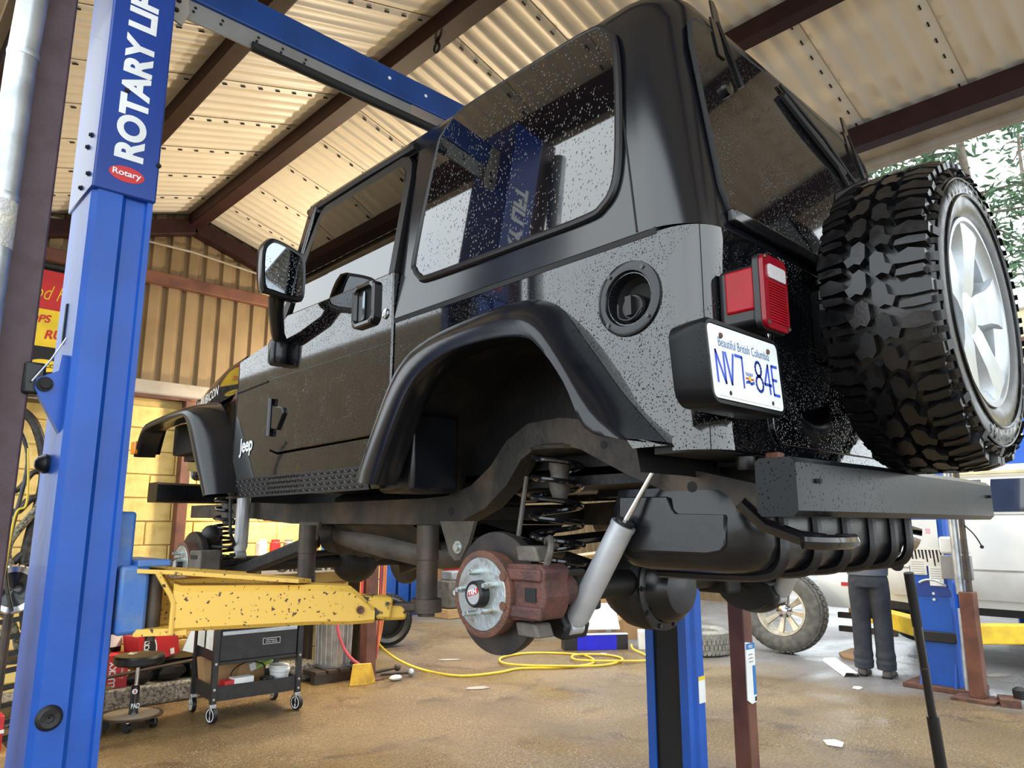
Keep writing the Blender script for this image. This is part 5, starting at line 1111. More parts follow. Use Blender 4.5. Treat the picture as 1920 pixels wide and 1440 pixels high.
# black rolling tool cart
ct = thing('tool_cart', (2.34, 5.13, 0), 'black two-tier rolling tool cart with silver-trimmed drawers', 'tool cart')
cx, cy = 2.34, 5.13
W2, D2 = .285, .20
for s in (-1, 1):
    for t in (-1, 1):
        x, y = cx + s * W2, cy + t * D2
        MB().box((x - .018, y - .018, .115), (x + .018, y + .018, .80)).build('leg', 'cart_black', ct, bevel=.003)
        MB().box((x - .02, y - .02, .085), (x + .02, y + .02, .117)).build('caster_fork', 'zinc', ct, bevel=.004)
        wl_ = MB().lathe([(-.013, .050), (.013, .050)], (x, y, .050), (1, .3, 0) if t < 0 else (1, 0, 0), 24).build('caster', 'black_plastic', ct)
        for q in (-1, 1):
            wx = MB().lathe([(.0135, .040), (.015, .040), (.0145, .033)], (x, y, .05), (q, .3 * q if t < 0 else 0, 0), 24, cap=False).build('wheel_ring', 'white', wl_)
            for k in range(9):
                a = 2 * PI * k / 9; dv = V((0, math.cos(a), math.sin(a)))
                ax_ = V((1, .3 if t < 0 else 0, 0)).normalized() * q
                e = V((-ax_.y * dv.y, ax_.x * dv.y * q, dv.z)) if 1 else dv
                MB().bar(V((x, y, .05)) + ax_ * .0145 + e * .010, V((x, y, .05)) + ax_ * .0145 + e * .036, .006, .002, up=ax_).build('wheel_spoke', 'white', wl_)
        bolts([(x, y - .019 if t < 0 else y + .019, z) for z in (.145, .205, .362)], (0, t, 0), .006, .005, 'chrome', ct)
tray = MB().box((cx - W2, cy - D2, .13), (cx + W2, cy + D2, .14)).build('bottom_tray', 'cart_black', ct, smooth=0)
for lo, hi in (((cx - W2, cy - D2 - .004, .13), (cx + W2, cy - D2 + .004, .222)), ((cx - W2, cy + D2 - .004, .13), (cx + W2, cy + D2 + .004, .222)), ((cx - W2 - .004, cy - D2, .13), (cx - W2 + .004, cy + D2, .222)), ((cx + W2 - .004, cy - D2, .13), (cx + W2 + .004, cy + D2, .222))):
    MB().box(lo, hi).build('tray_wall', 'cart_black', tray, smooth=0)
cab = MB().box((cx - W2 + .01, cy - D2 + .01, .365), (cx + W2 - .01, cy + D2, .80)).build('cabinet', 'cart_black', ct, smooth=0)
MB().box((cx - W2 + .02, cy - D2 - .008, .352), (cx + W2 - .02, cy - D2 + .008, .370)).build('cabinet_sill', 'cart_black', cab, bevel=.003)
for z0, z1 in ((.375, .565), (.575, .68), (.69, .795)):
    dr = MB().box((cx - W2 + .022, cy - D2 - .006, z0), (cx + W2 - .022, cy - D2 + .02, z1)).build('drawer', 'cart_black', cab, bevel=.004)
    MB().box((cx - W2 + .03, cy - D2 - .022, z1 - .03), (cx + W2 - .03, cy - D2 - .005, z1 - .004)).build('drawer_trim', 'alloy', dr, bevel=.004)
dl = MB().box((cx + .02, cy - D2 - .0075, .455), (cx + .14, cy - D2 - .0062, .495)).build('badge', 'white', cab, smooth=0)
MB().box((cx + .023, cy - D2 - .0082, .458), (cx + .137, cy - D2 - .0074, .492)).build('badge_field', 'black_matte', dl, smooth=0)
text_fit('PERFORMANCE', (cx + .04, cy - D2 - .0086, .478), (1, 0, 0), (0, 0, 1), .075, .007, bold=.03).build('lettering', 'letter_white', dl, smooth=0)
text_fit('TOOL SERIES', (cx + .035, cy - D2 - .0086, .465), (1, 0, 0), (0, 0, 1), .085, .007, bold=.03).build('lettering', 'letter_white', dl, smooth=0)
MB().box((cx - W2 - .012, cy - .16, .44), (cx - W2 - .008, cy - .02, .70)).build('side_poster', 'paper', ct, smooth=0)
MB().box((cx - W2 - .012, cy + .02, .44), (cx - W2 - .008, cy + .16, .70)).build('side_poster', 'paper', ct, smooth=0)
tx = MB().box((cx - .27, cy + .05, .145), (cx - .02, cy + .17, .38), Ry(-8))
solo(tx, 'carton', 'cardboard', 'brown open carton on the lower tray of the tool cart', 'carton', 'load of the tool cart', loc=(cx - .15, cy + .1, .145), smooth=0)
solo(MB().box((cx - .05, cy + .02, .145), (cx + .14, cy + .15, .34), Ry(10)), 'carton', 'cardboard', 'tan carton leaning in the middle of the tool cart tray', 'carton', 'load of the tool cart', loc=(cx, cy + .08, .145), smooth=0)
gb = thing('green_box', (cx + .10, cy, .28), 'lime green and white small box leaning in the tool cart', 'box', 'load of the tool cart')
MB().box((cx + .02, cy + .00, .275), (cx + .19, cy + .05, .325), Ry(-17)).build('carton', 'white', gb, smooth=0)
MB().box((cx + .06, cy - .003, .277), (cx + .185, cy + .0, .327), Ry(-17)).build('green_print', 'green_box', gb, smooth=0)
text_fit('Dust Eliminator', (cx + .07, cy - .0035, .283), (1, 0, .3), (-.3, 0, 1), .10, .02, bold=.0).build('lettering', 'black_matte', gb, smooth=0)
pb = thing('plastic_pail', (cx + .2, cy - .08, .145), 'white dirty plastic pail in the right end of the tool cart', 'pail', 'load of the tool cart')
MB().lathe([(0, .055), (.10, .066), (.105, .070), (.12, .070), (.125, .066), (.12, .0)], (cx + .19, cy - .09, .145), (.04, -.03, 1), 24).build('body', 'white', pb)
MB().lathe([(0, .068), (.02, .068)], (cx + .19, cy - .09, .27), (.04, -.03, 1), 24).build('lid', 'paper', pb)
rb_ = thing('red_white_box', (cx - .12, cy - .14, .145), 'small red and white carton at the front of the cart tray', 'box', 'load of the tool cart')
MB().box((cx - .23, cy - .18, .145), (cx - .165, cy - .10, .245), Rz(4)).build('red_end', 'red_print', rb_, smooth=0); MB().box((cx - .165, cy - .178, .145), (cx - .03, cy - .10, .255), Rz(4)).build('white_side', 'white', rb_, smooth=0)
solo(MB().tube(spline([(cx - .16, cy - .1, .26), (cx - .13, cy - .11, .31), (cx - .04, cy - .12, .34), (cx + .06, cy - .12, .31), (cx + .08, cy - .11, .25)], 6), .005, 6), 'cable', 'black_matte', 'thin black cable looped over the cart tray', 'cable', 'load of the tool cart', loc=(cx, cy - .1, .15))
solo(MB().box((cx + .05, cy - .16, .145), (cx + .13, cy - .09, .23)), 'power_adapter', 'black_plastic', 'black power adapter beside the white pail in the cart', 'adapter', 'load of the tool cart', loc=(cx + .09, cy - .12, .145), bevel=.01)
ct.rotation_euler.z = math.radians(-4)

# galvanised can, hoses on the steel post, wheel chock
tc_ = thing('metal_can', (3.33, 5.68, .10), 'ribbed galvanised metal can on a pallet behind the tool cart', 'can')
rib = [(0, .135)] + [(.02 + .0, .14), (.55, .155), (.56, .16), (.57, .155), (.565, .0)]
mbx = MB(); mbx.lathe(rib, (3.33, 5.68, .10), (0, 0, 1), 40); mbx.build('body', 'galv', tc_)
for k in range(20):
    a = 2 * PI * k / 20; MB().tube([(3.33 + .140 * math.cos(a), 5.68 + .140 * math.sin(a), .13), (3.33 + .155 * math.cos(a), 5.68 + .155 * math.sin(a), .63)], .006, 6).build('rib', 'galv', tc_)
pal = thing('pallet', (3.35, 5.68, 0), 'dark wooden pallet under the galvanised can', 'pallet')
for k in range(5): MB().box((3.08 + .11 * k, 5.50, .075), (3.17 + .11 * k, 5.86, .098)).build('slat', 'steel_dark', pal, smooth=0)
for y in (5.52, 5.79): MB().box((3.08, y, 0), (3.61, y + .06, .075)).build('bearer', 'steel_dark', pal, smooth=0)
MB().box((3.45, 5.37, 0), (3.55, 5.47, 2.2)).build('trim_10', 'beam_rust', None, kind='structure', bevel=.006)
MB().box((3.40, 5.32, 0), (3.60, 5.52, .012)).build('trim_11', 'beam_rust', None, kind='structure', smooth=0)
for k, (x, y, r, m_, lb, pts) in enumerate((
    (3.42, 5.44, .011, 'hose_orange', 'orange hose hanging left of the rusty steel post', [(0, 0, 1.9), (.01, 0, 1.2), (.01, 0, .9), (.0, 0, .55)]),
    (3.44, 5.42, .010, 'hose_red', 'red hose hanging against the left face of the steel post', [(0, 0, 1.9), (0, 0, 1.1), (-.02, 0, .5)]),
    (3.60, 5.40, .011, 'hose_orange', 'orange hose hanging right of the rusty steel post', [(0, 0, 1.9), (.02, 0, 1.1), (.01, 0, .6), (-.02, 0, .25)]),
    (3.62, 5.42, .010, 'hose_orange', 'second orange hose right of the rusty steel post', [(0, 0, 1.9), (.03, 0, 1.1), (.02, 0, .5), (-.03, 0, .22)]),
    (3.585, 5.40, .009, 'hose_red', 'thin red hose closest to the right face of the steel post', [(0, 0, 1.6), (0, 0, .6), (-.015, 0, .16)]))):
    solo(MB().tube(spline([(x + a, y + b, c) for a, b, c in pts], 6), r, 8), 'air_hose', m_, lb, 'hose', 'hoses on the steel post', loc=(x, y, .5))
solo(MB().tube(spline([(3.24, 5.5, .62), (3.25, 5.48, .40), (3.31, 5.45, .24), (3.40, 5.40, .14), (3.46, 5.35, .12)], 8), .012, 8), 'air_hose', 'hose_pink', 'pink hose curving down to the yellow wheel chock', 'hose', 'hoses on the steel post', loc=(3.46, 5.35, .1))
chk = MB().prism([(0, 0), (.20, 0), (.20, .02), (.09, .16), (.06, .16)], lambda a, b, d: (3.26 + a * .6 + d * .8, 5.30 + a * .3 - d * .35, b), 0, .16)
solo(chk, 'wheel_chock', 'chock_yellow', 'yellow steel wheel chock at the foot of the rusty post', 'wheel chock', loc=(3.33, 5.33, 0), smooth=.2, bevel=.006)
hb_ = thing('tow_ball_bar', (3.75, 5.42, 0), 'two black rods with tow balls lying right of the rusty post', 'tow bar')
for k, (a, b) in enumerate((((3.60, 5.50, .03), (3.80, 5.42, .06)), ((3.62, 5.40, .03), (3.84, 5.28, .035)))):
    MB().tube([a, b], .014, 8).build('rod', 'steel_dark', hb_); MB().ball(b, .03, 12).build('ball', ('steel_dark', 'zinc')[k], hb_)
solo(MB().ball((3.66, 5.24, .022), .06, 9, .022, .04), 'oil_rag', 'paper', 'crumpled grey rag on the floor below the tow ball rods', 'rag', loc=(3.66, 5.24, 0))

# tyre maker for loose wheels (axis along local x)
def loose_tire(name, loc, R, wd, ri, label, mat='rubber', tread='rubber', spokes=0, rim_mat='alloy_cream', cat='wheel', flat=False, rotz=0., tilt=0.):
    t = thing(name, loc, label, cat)
    ax = V((1, 0, 0)); c = V((0, 0, R))
    if flat: ax = V((0, 0, 1)); c = V((0, 0, wd / 2))
    L = V(loc); h = wd / 2
    mb = MB().lathe([(-h * .8, ri), (-h, ri + (R - ri) * .4), (-h * .92, R - .05), (-h * .72, R - .014), (h * .72, R - .014), (h * .92, R - .05), (h, ri + (R - ri) * .4), (h * .8, ri), (0, ri - .01)], L + c, ax, 56, cap=False)
    mb.loft([[V(p) for p in mb.v[8 * 56:9 * 56]], [V(p) for p in mb.v[0:56]]])
    body = mb.build('tire', mat, t, smooth=.8)
    x, y, d = frame_from(ax); tr_ = MB(); n = 44
    for k in range(n):
        for row in range(4):
            a = 2 * PI * (k + .5 * (row % 2)) / n; s0 = -h * .86 + row * (h * 1.72 / 4); s1 = s0 + h * 1.72 / 4 * .86; da = PI / n * .80
            vs = []
            for rr_, e in ((R - .02, 1), (R - .0 - (.012 if row in (0, 3) else 0), .9)):
                for aa, ss in ((a - da * e, s0), (a + da * e, s0 + .004), (a + da * e, s1), (a - da * e, s1)):
                    vs.append(L + c + d * ss + (x * math.cos(aa) + y * math.sin(aa)) * rr_)
            tr_.add(vs, [(4, 5, 6, 7), (0, 1, 5, 4), (1, 2, 6, 5), (2, 3, 7, 6), (3, 0, 4, 7)])
    tr_.build('tread', tread, body, smooth=0)
    if spokes:
        o = L + c
        rim_ = MB().lathe([(-h * .8, ri), (-h * .86, ri + .006), (-h * .86, ri - .012), (-h * .6, ri - .02), (h * .5, ri - .025), (h * .8, ri)], o, ax, 48, cap=False).build('rim', rim_mat, t)
        for k in range(spokes):
            a = 2 * PI * k / spokes + .2; e = x * math.cos(a) + y * math.sin(a); tt = d.cross(e)
            rows = [[o + e * q - tt * w0 - d * (z0 - .03), o + e * q - tt * w0 * .8 - d * z0, o + e * q + tt * w0 * .8 - d * z0, o + e * q + tt * w0 - d * (z0 - .03)] for q, w0, z0 in ((.04, .018, .02), (ri * .6, .026, .03), (ri - .02, .036, .045))]
            MB().loft(rows, closed_ring=False).build('spoke', rim_mat, rim_, smooth=.6)
        MB().lathe([(.0, .075), (.025, .072), (.03, .045), (.055, .042), (.058, .03), (.058, .0)], o, -ax, 24).build('hub', 'chrome', rim_)
        for k in range(6):
            a = 2 * PI * k / 6; MB().lathe([(.02, .012), (.05, .011)], o + (x * math.cos(a) + y * math.sin(a)) * .062, -ax, 8).build('lug_nut', 'steel_dark', rim_)
    else:
        MB().lathe([(-h * .5, ri), (-h * .3, ri * .7), (-h * .25, .0)], L + c, -ax if not flat else ax, 32, cap=False).build('disc', rim_mat, t)
    t.rotation_euler = (0, math.radians(tilt), math.radians(rotz)); return t
loose_tire('spare_wheel', (4.55, 6.72, 0), .27, .21, .18, 'black tyre standing on the floor behind the steel post with the hoses', rim_mat='black_matte', rotz=70)
loose_tire('flat_wheel', (6.62, 4.25, 0), .31, .235, .19, 'muddy grey tyre lying flat on the floor right of the far blue column', mat='tread_grey', tread='tread_grey', rim_mat='white', flat=True)
loose_tire('truck_wheel', (7.25, 3.66, 0), .405, .29, .235, 'big truck wheel with eight cream spokes standing by the white van', mat='rubber_old', tread='rubber_old', spokes=8, tilt=3, rotz=8)

# yellow air line on the floor
yp = [(3.56, 5.55, .50), (3.62, 5.5, .30), (3.85, 5.55, .12), (4.05, 5.40, .012), (4.12, 4.98, .010), (4.45, 4.86, .010), (4.70, 4.86, .010), (5.05, 4.62, .010), (5.40, 4.60, .010), (5.62, 4.95, .010), (5.35, 5.35, .010), (4.95, 5.35, .016), (4.72, 5.05, .024), (4.90, 4.72, .026), (5.35, 4.45, .012), (5.72, 4.52, .012), (5.78, 4.78, .012), (5.5, 4.92, .026), (5.32, 4.72, .026), (5.6, 4.42, .022), (5.85, 4.32, .012), (6.05, 4.50, .012), (6.15, 4.72, .03), (6.25, 4.82, .05)]
solo(MB().tube(spline(yp, 8), .0105, 8), 'air_line', 'cable_yellow', 'yellow air line snaking and looping across the shop floor', 'hose', loc=(4.8, 5.0, 0))

# scrap pile of cartons behind the axle
bx_ = thing('parts_box', (5.98, 5.25, 0), 'long bright blue and black parts box at the front of the carton pile', 'box')
ang = Rz(-36); cb = V((6.03, 5.12, .1))
MB().box((5.70, 5.04, 0), (6.36, 5.22, .15), ang, cb).build('carton', 'black_plastic', bx_, smooth=0)
MB().box((5.83, 5.035, .003), (6.24, 5.225, .145), ang, cb).build('blue_band', 'blue_box', bx_, smooth=0)
MB().box((5.71, 5.03, .148), (6.36, 5.10, .156), ang, cb).build('white_stripe', 'white', bx_, smooth=0)
solo(MB().box((5.78, 5.10, .158), (6.32, 5.115, .46), ang @ Rx(-38), V((6.03, 5.16, .16))), 'pale_sheet', 'paper_blue', 'pale white sheet propped up on the blue parts box', 'sheet', loc=(6.03, 5.16, .16), smooth=0)
pile = [((6.55, 5.75), (.5, .4, .34), 20, 'cardboard', 'large brown carton at the back of the carton pile'), ((6.95, 5.35), (.36, .3, .30), -25, 'cardboard', 'brown carton right of the pile beside the blue column'), ((6.50, 4.76), (.26, .2, .17), -50, 'paper', 'white printed carton at the right end of the pile'), ((6.1, 6.35), (.45, .35, .5), 10, 'cardboard', 'tall brown carton at the left back of the pile'), ((7.05, 6.0), (.4, .32, .55), 35, 'wood', 'wooden crate at the back of the carton pile')]
for (x, y), (a, b, c), r, m_, lb in pile:
    solo(MB().box((x - a / 2, y - b / 2, 0), (x + a / 2, y + b / 2, c), Rz(r)), 'carton', m_, lb, 'carton', 'cartons in the scrap pile', loc=(x, y, 0), smooth=0)
bb = thing('battery_box', (6.5, 5.5, .34), 'small black, white and violet box tipped on top of the carton pile', 'box')
MB().box((6.32, 5.60, .36), (6.60, 5.78, .50), Rz(-20) @ Ry(20)).build('carton', 'white', bb, smooth=0); MB().box((6.30, 5.59, .40), (6.46, 5.79, .52), Rz(-20) @ Ry(20)).build('cap', 'black_plastic', bb, smooth=0); MB().box((6.46, 5.59, .37), (6.54, 5.61, .42), Rz(-20) @ Ry(20)).build('violet_band', 'blue_box', bb, smooth=0)
solo(MB().tube([(6.5, 5.2, .22), (7.05, 5.2, .56)], .035, 12), 'paper_tube', 'wood', 'brown paper tube lying across the cartons', 'tube', loc=(6.5, 5.2, .2))
solo(MB().tube([(6.2 + .27 * math.cos(a), 6.0, .62 + .27 * math.sin(a)) for a in [2 * PI * k / 28 for k in range(28)]], .035, 8, closed=True), 'rubber_belt', 'hose_black', 'black rubber hoop hanging behind the carton pile', 'belt', loc=(6.2, 6, .3))
solo(MB().prism([(0, 0), (.34, -.06), (.40, .12), (.05, .22)], lambda a, b, d: (6.40 + a * .6, 4.62 + b * .5, .004 + d + a * .12), 0, .004), 'paper_sheet', 'paper', 'white sheet lying in front of the white carton', 'paper', loc=(6.5, 4.65, 0), smooth=0)
# back yard clutter under the vehicle
for k, x in enumerate((5.9, 6.12, 6.34)):
    solo(MB().box((x, 8.75, 0), (x + .18, 9.15, .95 - .06 * k)), 'drum_crate', 'blue_metal', ('left blue steel cabinet by the far shed', 'middle blue steel cabinet by the far shed', 'right blue steel cabinet by the far shed')[k], 'cabinet', 'blue cabinets by the far shed', loc=(x + .09, 8.95, 0), bevel=.02)
rt_ = thing('tool_chest', (7.35, 8.6, 0), 'red tool chest with drawers by the far shed', 'tool chest')
MB().box((7.0, 8.4, .25), (7.7, 8.85, 1.15)).build('body', 'red_metal', rt_, bevel=.01)
for k in range(5): MB().box((7.03, 8.385, .30 + .165 * k), (7.67, 8.4, .44 + .165 * k)).build('drawer', 'red_metal', rt_, bevel=.004); MB().box((7.08, 8.375, .40 + .165 * k), (7.62, 8.387, .42 + .165 * k)).build('handle', 'chrome', rt_, smooth=0)
for x in (7.05, 7.65): MB().box((x - .03, 8.45, 0), (x + .03, 8.8, .25)).build('foot', 'black_plastic', rt_, smooth=0)
en = thing('engine_block', (6.68, 8.2, .125), 'grey engine block resting on timber by the far shed', 'engine')
MB().box((6.45, 8.02, .13), (6.9, 8.36, .50)).build('block', 'bracket_grey', en, bevel=.03); MB().box((6.5, 8.04, .50), (6.86, 8.3, .62)).build('head', 'grey_metal', en, bevel=.02)
for k in range(4): MB().lathe([(0, .035), (.02, .035)], (6.52 + .11 * k, 8.02, .34), (0, -1, 0), 14).build('core_plug', 'zinc', en)
solo(MB().box((6.42, 8.0, 0), (6.93, 8.38, .125)), 'timber_skid', 'wood', 'timber skid under the grey engine block', 'timber', loc=(6.7, 8.2, 0), bevel=.01)
solo(MB().box((6.9, 8.95, 0), (8.4, 9.4, .92)), 'work_bench', 'wood', 'long brown workbench against the far shed wall', 'bench', loc=(7.4, 9.2, 0), bevel=.01)
pk = thing('black_bucket', (9.2, 6.35, 0), 'black plastic bucket with wire handle behind the far blue column', 'bucket')
MB().lathe([(0, .15), (.36, .19), (.37, .2), (.38, .19), (.36, .18), (.1, .15)], (9.2, 6.35, 0), (0, 0, 1), 28, cap=False).build('body', 'black_plastic', pk)
MB().tube(spline([(9.02, 6.3, .36), (9.05, 6.2, .22), (9.2, 6.15, .18), (9.36, 6.25, .24), (9.39, 6.3, .36)], 5), .006, 6).build('handle', 'galv', pk)
solo(MB().box((8.9, 6.7, 0), (9.4, 7.2, .75), Rz(20)), 'carton', 'cardboard', 'tall brown carton standing behind the black bucket', 'carton', loc=(9.1, 6.9, 0), smooth=0)
US, UZ = 1.0, .15
# shelf with signs on the back wall, seen under the sill
sf = thing('parts_shelf', (3.3, 6.6, -.15), 'cluttered parts shelf against the yellow block wall', 'shelf')
for z in (.45, .92): MB().box((3.04, 6.55, z), (4.2, 6.86, z + .03)).build('board', 'wood', sf, smooth=0)
for x in (3.07, 3.6, 4.17): MB().box((x - .02, 6.56, -.15), (x + .02, 6.84, .92)).build('upright', 'steel_dark', sf, smooth=0)
MB().box((3.06, 6.54, .80), (4.15, 6.552, .92)).build('name_board', 'trim_grey', sf, smooth=0)
text_fit('OIL FILTERS', (3.2, 6.5395, .82), (1, 0, 0), (0, 0, 1), .8, .07, bold=.03).build('lettering', 'black_matte', sf, smooth=0)
jar_l = ('white jar', 'red can', 'dark grey can', 'yellow can', 'tan jar', 'blue can', 'pale jar', 'black can')
for k, m_ in enumerate(('white', 'red_print', 'grey_metal', 'yellow_print', 'cardboard', 'blue_label', 'paper', 'black_plastic')):
    x = 3.12 + .135 * k
    solo(MB().lathe([(0, .05), (.13, .05), (.14, .04), (.16, .04), (.162, 0)], (x, 6.7, .952), (0, 0, 1), 16), 'can', m_, jar_l[k] + ' on the top board of the parts shelf', 'can', 'cans on the parts shelf', loc=(x, 6.7, .952))
US, UZ = 1.0, .15
# ------------------------------------------------------------------ right side: yard, second lift, van, worker, trees
# label hung on the right eave post
tg_ = thing('hang_tag', (4.07, 2.28, .25), 'white and blue wiper blade card stuck on the rusty eave post', 'card')
UZ = .02
tp_ = [(4.0050, .40), (4.0500, .375), (4.1050, .38), (4.1120, .70), (4.0120, .715)]
MB().prism(tp_, lambda a, b, d: (a, d, b), 2.2740, 2.2800).build('card', 'white', tg_, smooth=0)
MB().box((4.0160, 2.2725, .672), (4.1100, 2.2735, .705)).build('blue_head', 'blue_label', tg_, smooth=0)
MB().box((4.0750, 2.2725, .42), (4.1070, 2.2735, .58)).build('blue_block', 'blue_label', tg_, smooth=0)
MB().box((4.0850, 2.2725, .385), (4.1030, 2.2735, .41)).build('barcode', 'black_matte', tg_, smooth=0)
text_fit('PRO', (4.0400, 2.2720, .678), (1, 0, 0), (0, 0, 1), .045, .018, bold=.03).build('lettering', 'letter_white', tg_, smooth=0)
for k, z in enumerate((.60, .62, .64)): MB().box((4.0400, 2.2725, z), (4.0850, 2.2735, z + .006)).build('print_line', 'grey_metal', tg_, smooth=0)

US, UZ = 1.12, 0.0
# trolley jack whose long handle stands up in the foreground
tj = thing('trolley_jack', (3.45, 1.1, 0), 'black trolley jack handle standing up from the floor in the foreground', 'jack')
hp = lambda t: V((3.445 - .195 * t, 1.10, .03 + 1.025 * t))
MB().tube([hp(.0), hp(.46)], .023, 16).build('handle_sleeve', 'black_plastic', tj)
MB().tube([hp(.44), hp(.80), hp(1.0)], .0165, 16).build('handle', 'black_gloss', tj)
MB().tube([hp(.80), hp(1.005)], .0185, 16).build('handle_grip', 'black_matte', tj)
MB().lathe([(0, .0185), (.006, .0185)], hp(.64), hp(1) - hp(0), 16).build('handle_joint', 'steel_dark', tj)
MB().box((3.38, .84, .05), (3.54, 1.16, .12)).build('chassis', 'black_plastic', tj, bevel=.015)
for x in (3.39, 3.53):
    for y in (.88, 1.12): MB().lathe([(-.015, .045), (.015, .045)], (x, y, .045), (1, 0, 0), 16).build('jack_wheel', 'steel_dark', tj)

# second lift
l2 = thing('two_post_lift', (8.05, 2.05, 0), 'second blue two-post lift with clean yellow arms beside the white van', 'vehicle lift')
for s, x0 in ((0, 6.50), (1, 9.60)):
    c2 = MB().prism([(x0, 1.92), (x0 + .03, 1.90), (x0 + .20, 1.90), (x0 + .20, 2.20), (x0 + .03, 2.20), (x0, 2.18)], lambda a, b, d: (a, b, d), .03, 3.25).build('column', 'lift_blue', l2, smooth=.3)
    MB().box((x0 - .08, 1.80, 0), (x0 + .30, 2.30, .035)).build('base_plate', 'rust', c2, bevel=.006)
    for y in (1.93, 2.17): MB().prism([(x0 - .06, .035), (x0, .035), (x0, .20)], lambda a, b, d: (a, d, b), y - .006, y + .006).build('gusset', 'lift_blue', c2, smooth=0)
    cr = MB().box((x0 + .12 if not s else x0 - .14, 1.86, .32), (x0 + .36 if not s else x0 + .08, 2.24, .80)).build('carriage', 'lift_blue', l2, bevel=.01)
    pvx = x0 + .28 if not s else x0 - .06
    for ey in (3.25, .75):
        tx_ = 7.95 if not s else 8.65
        a_ = V((pvx, 2.05 + (.12 if ey > 2 else -.12), .40)); b_ = V((tx_, ey, .40))
        am = MB().bar(a_, b_, .12, .15).build('lift_arm', 'arm_clean', l2, bevel=.012)
        MB().lathe([(0, .05), (.10, .05), (.10, .06), (.12, .06)], b_ + V((0, 0, .03)), (0, 0, 1), 16).build('lift_pad', 'steel_dark', am)
near2 = [o for o in bpy.data.objects if o.name.startswith('column') and o.parent == l2][0]
MB().prism([(1.905, .70), (2.175, .70), (2.175, .735)] + [(2.04 + .135 * math.cos(a), .72 + .105 * math.sin(a)) for a in [PI * k / 12 for k in range(13)]], lambda a, b, d: (d, a, b), 6.494, 6.50).build('access_hole', 'cover_blue', near2, smooth=0)
MB().tube([(6.49, 2.04 - .135 * math.cos(a), .70 + .125 * math.sin(a)) for a in [PI * k / 14 for k in range(3, 13)]][:8], .010, 6).build('hole_rim', 'zinc', near2)
bolts([(6.493, 2.03, .72), (6.493, 2.03, .675)], (-1, 0, 0), .008, .006, 'chrome', near2)
MB().box((6.47, 1.90, .355), (6.50, 2.20, .435)).build('rubber_strip', 'black_plastic', near2, bevel=.008)
# notices taped on that column
nt = ((1.955, 2.175, 1.06, 1.29, 'white', 'white notice with pink handwriting taped on the second column'), (1.925, 2.185, .93, 1.075, 'paper', 'white notice with heavy black scrawl taped below the pink one'), (2.06, 2.18, .86, .98, 'paper', 'small printed notice taped left of the scrawled one'), (1.945, 2.045, .78, .93, 'white', 'narrow white slip hanging lowest on the second column'))
for k, (y0, y1, z0, z1, m_, lb) in enumerate(nt):
    nn = thing('notice', (6.49, (y0 + y1) / 2, z0), lb, 'paper', 'notices on the second column')
    MB().box((6.488 - .001 * k, y0, z0), (6.4925 - .001 * k, y1, z1)).build('sheet', m_, nn, smooth=0)
    xf_ = 6.4875 - .001 * k
    if k == 0:
        for yy, zz in ((2.13, 1.13), (2.02, 1.18)):
            for q in range(3): MB().add(*[[V((xf_, yy + .02 - .012 * e, zz + .014 * q + .004 * (e % 2))) + V((0, 0, w_)) for e in range(4) for w_ in (0, .008)], [(0, 2, 3, 1), (2, 4, 5, 3), (4, 6, 7, 5)]]).build('pink_note', 'pink_print', nn, smooth=0)
    elif k == 1:
        for q in range(9): MB().add([V((xf_, y1 - .02 - .026 * q, z1 - .02)), V((xf_, y1 - .035 - .026 * q, z1 - .02)), V((xf_, y1 - .04 - .026 * q, z0 + .03 * (q % 3))), V((xf_, y1 - .03 - .026 * q, z0 + .03 * (q % 3)))], [(0, 1, 2, 3)]).build('ink_stroke', 'black_matte', nn, smooth=0)
    else:
        for q in range(6): MB().add([V((xf_, y1 - .012, z1 - .02 - .018 * q)), V((xf_, y0 + .012, z1 - .02 - .018 * q)), V((xf_, y0 + .012, z1 - .024 - .018 * q)), V((xf_, y1 - .012, z1 - .024 - .018 * q))], [(0, 1, 2, 3)]).build('print_line', 'grey_metal', nn, smooth=0)
# yard post with pipes beside the second lift
yp_ = thing('yard_post', (6.34, 1.77, 0), 'rust-brown post carrying a pale pipe right of the second column', 'post')
MB().box((6.29, 1.70, .02), (6.39, 1.80, .76)).build('post', 'beam_rust', yp_, bevel=.006)
MB().box((6.20, 1.62, 0), (6.46, 1.90, .02)).build('foot_plate', 'rust', yp_, smooth=0)
MB().tube([(6.36, 1.80, .74), (6.36, 1.80, 3.1)], .032, 14).build('pale_pipe', 'galv', yp_)
MB().tube([(6.34, 1.735, .70), (6.34, 1.735, 3.1)], .022, 12).build('dark_pipe', 'steel_dark', yp_)
MB().box((6.40, 1.72, .84), (6.44, 1.93, 1.02)).build('switch_box', 'grey_metal', yp_, bevel=.006)
MB().box((6.40, 1.72, 1.03), (6.45, 1.93, 1.16)).build('soap_holder', 'white', yp_, bevel=.02)
MB().tube(spline([(6.33, 1.72, 1.25), (6.33, 1.66, 1.18), (6.33, 1.62, 1.10)], 4), .005, 6).build('wire', 'black_matte', yp_); MB().ball((6.33, 1.618, 1.09), .014, 10).build('wire_end', 'black_matte', yp_)
solo(MB().tube([(6.47, 1.86, .03), (6.50, 1.86, .62)], .016, 10), 'shim_pipe', 'galv', 'thin pale pipe leaning between the second column and yard post', 'pipe', loc=(6.47, 1.86, 0))
jk = thing('scrap_heap', (6.35, 1.52, 0), 'small rusty scrap part lying right of the yard post', 'scrap')
MB().box((6.22, 1.50, 0), (6.42, 1.62, .05), Rz(20)).build('plate', 'rust', jk, smooth=0); MB().lathe([(0, .04), (.06, .045), (.08, .02)], (6.36, 1.50, .045), (0, 0, 1), 14).build('cap', 'under_black', jk)

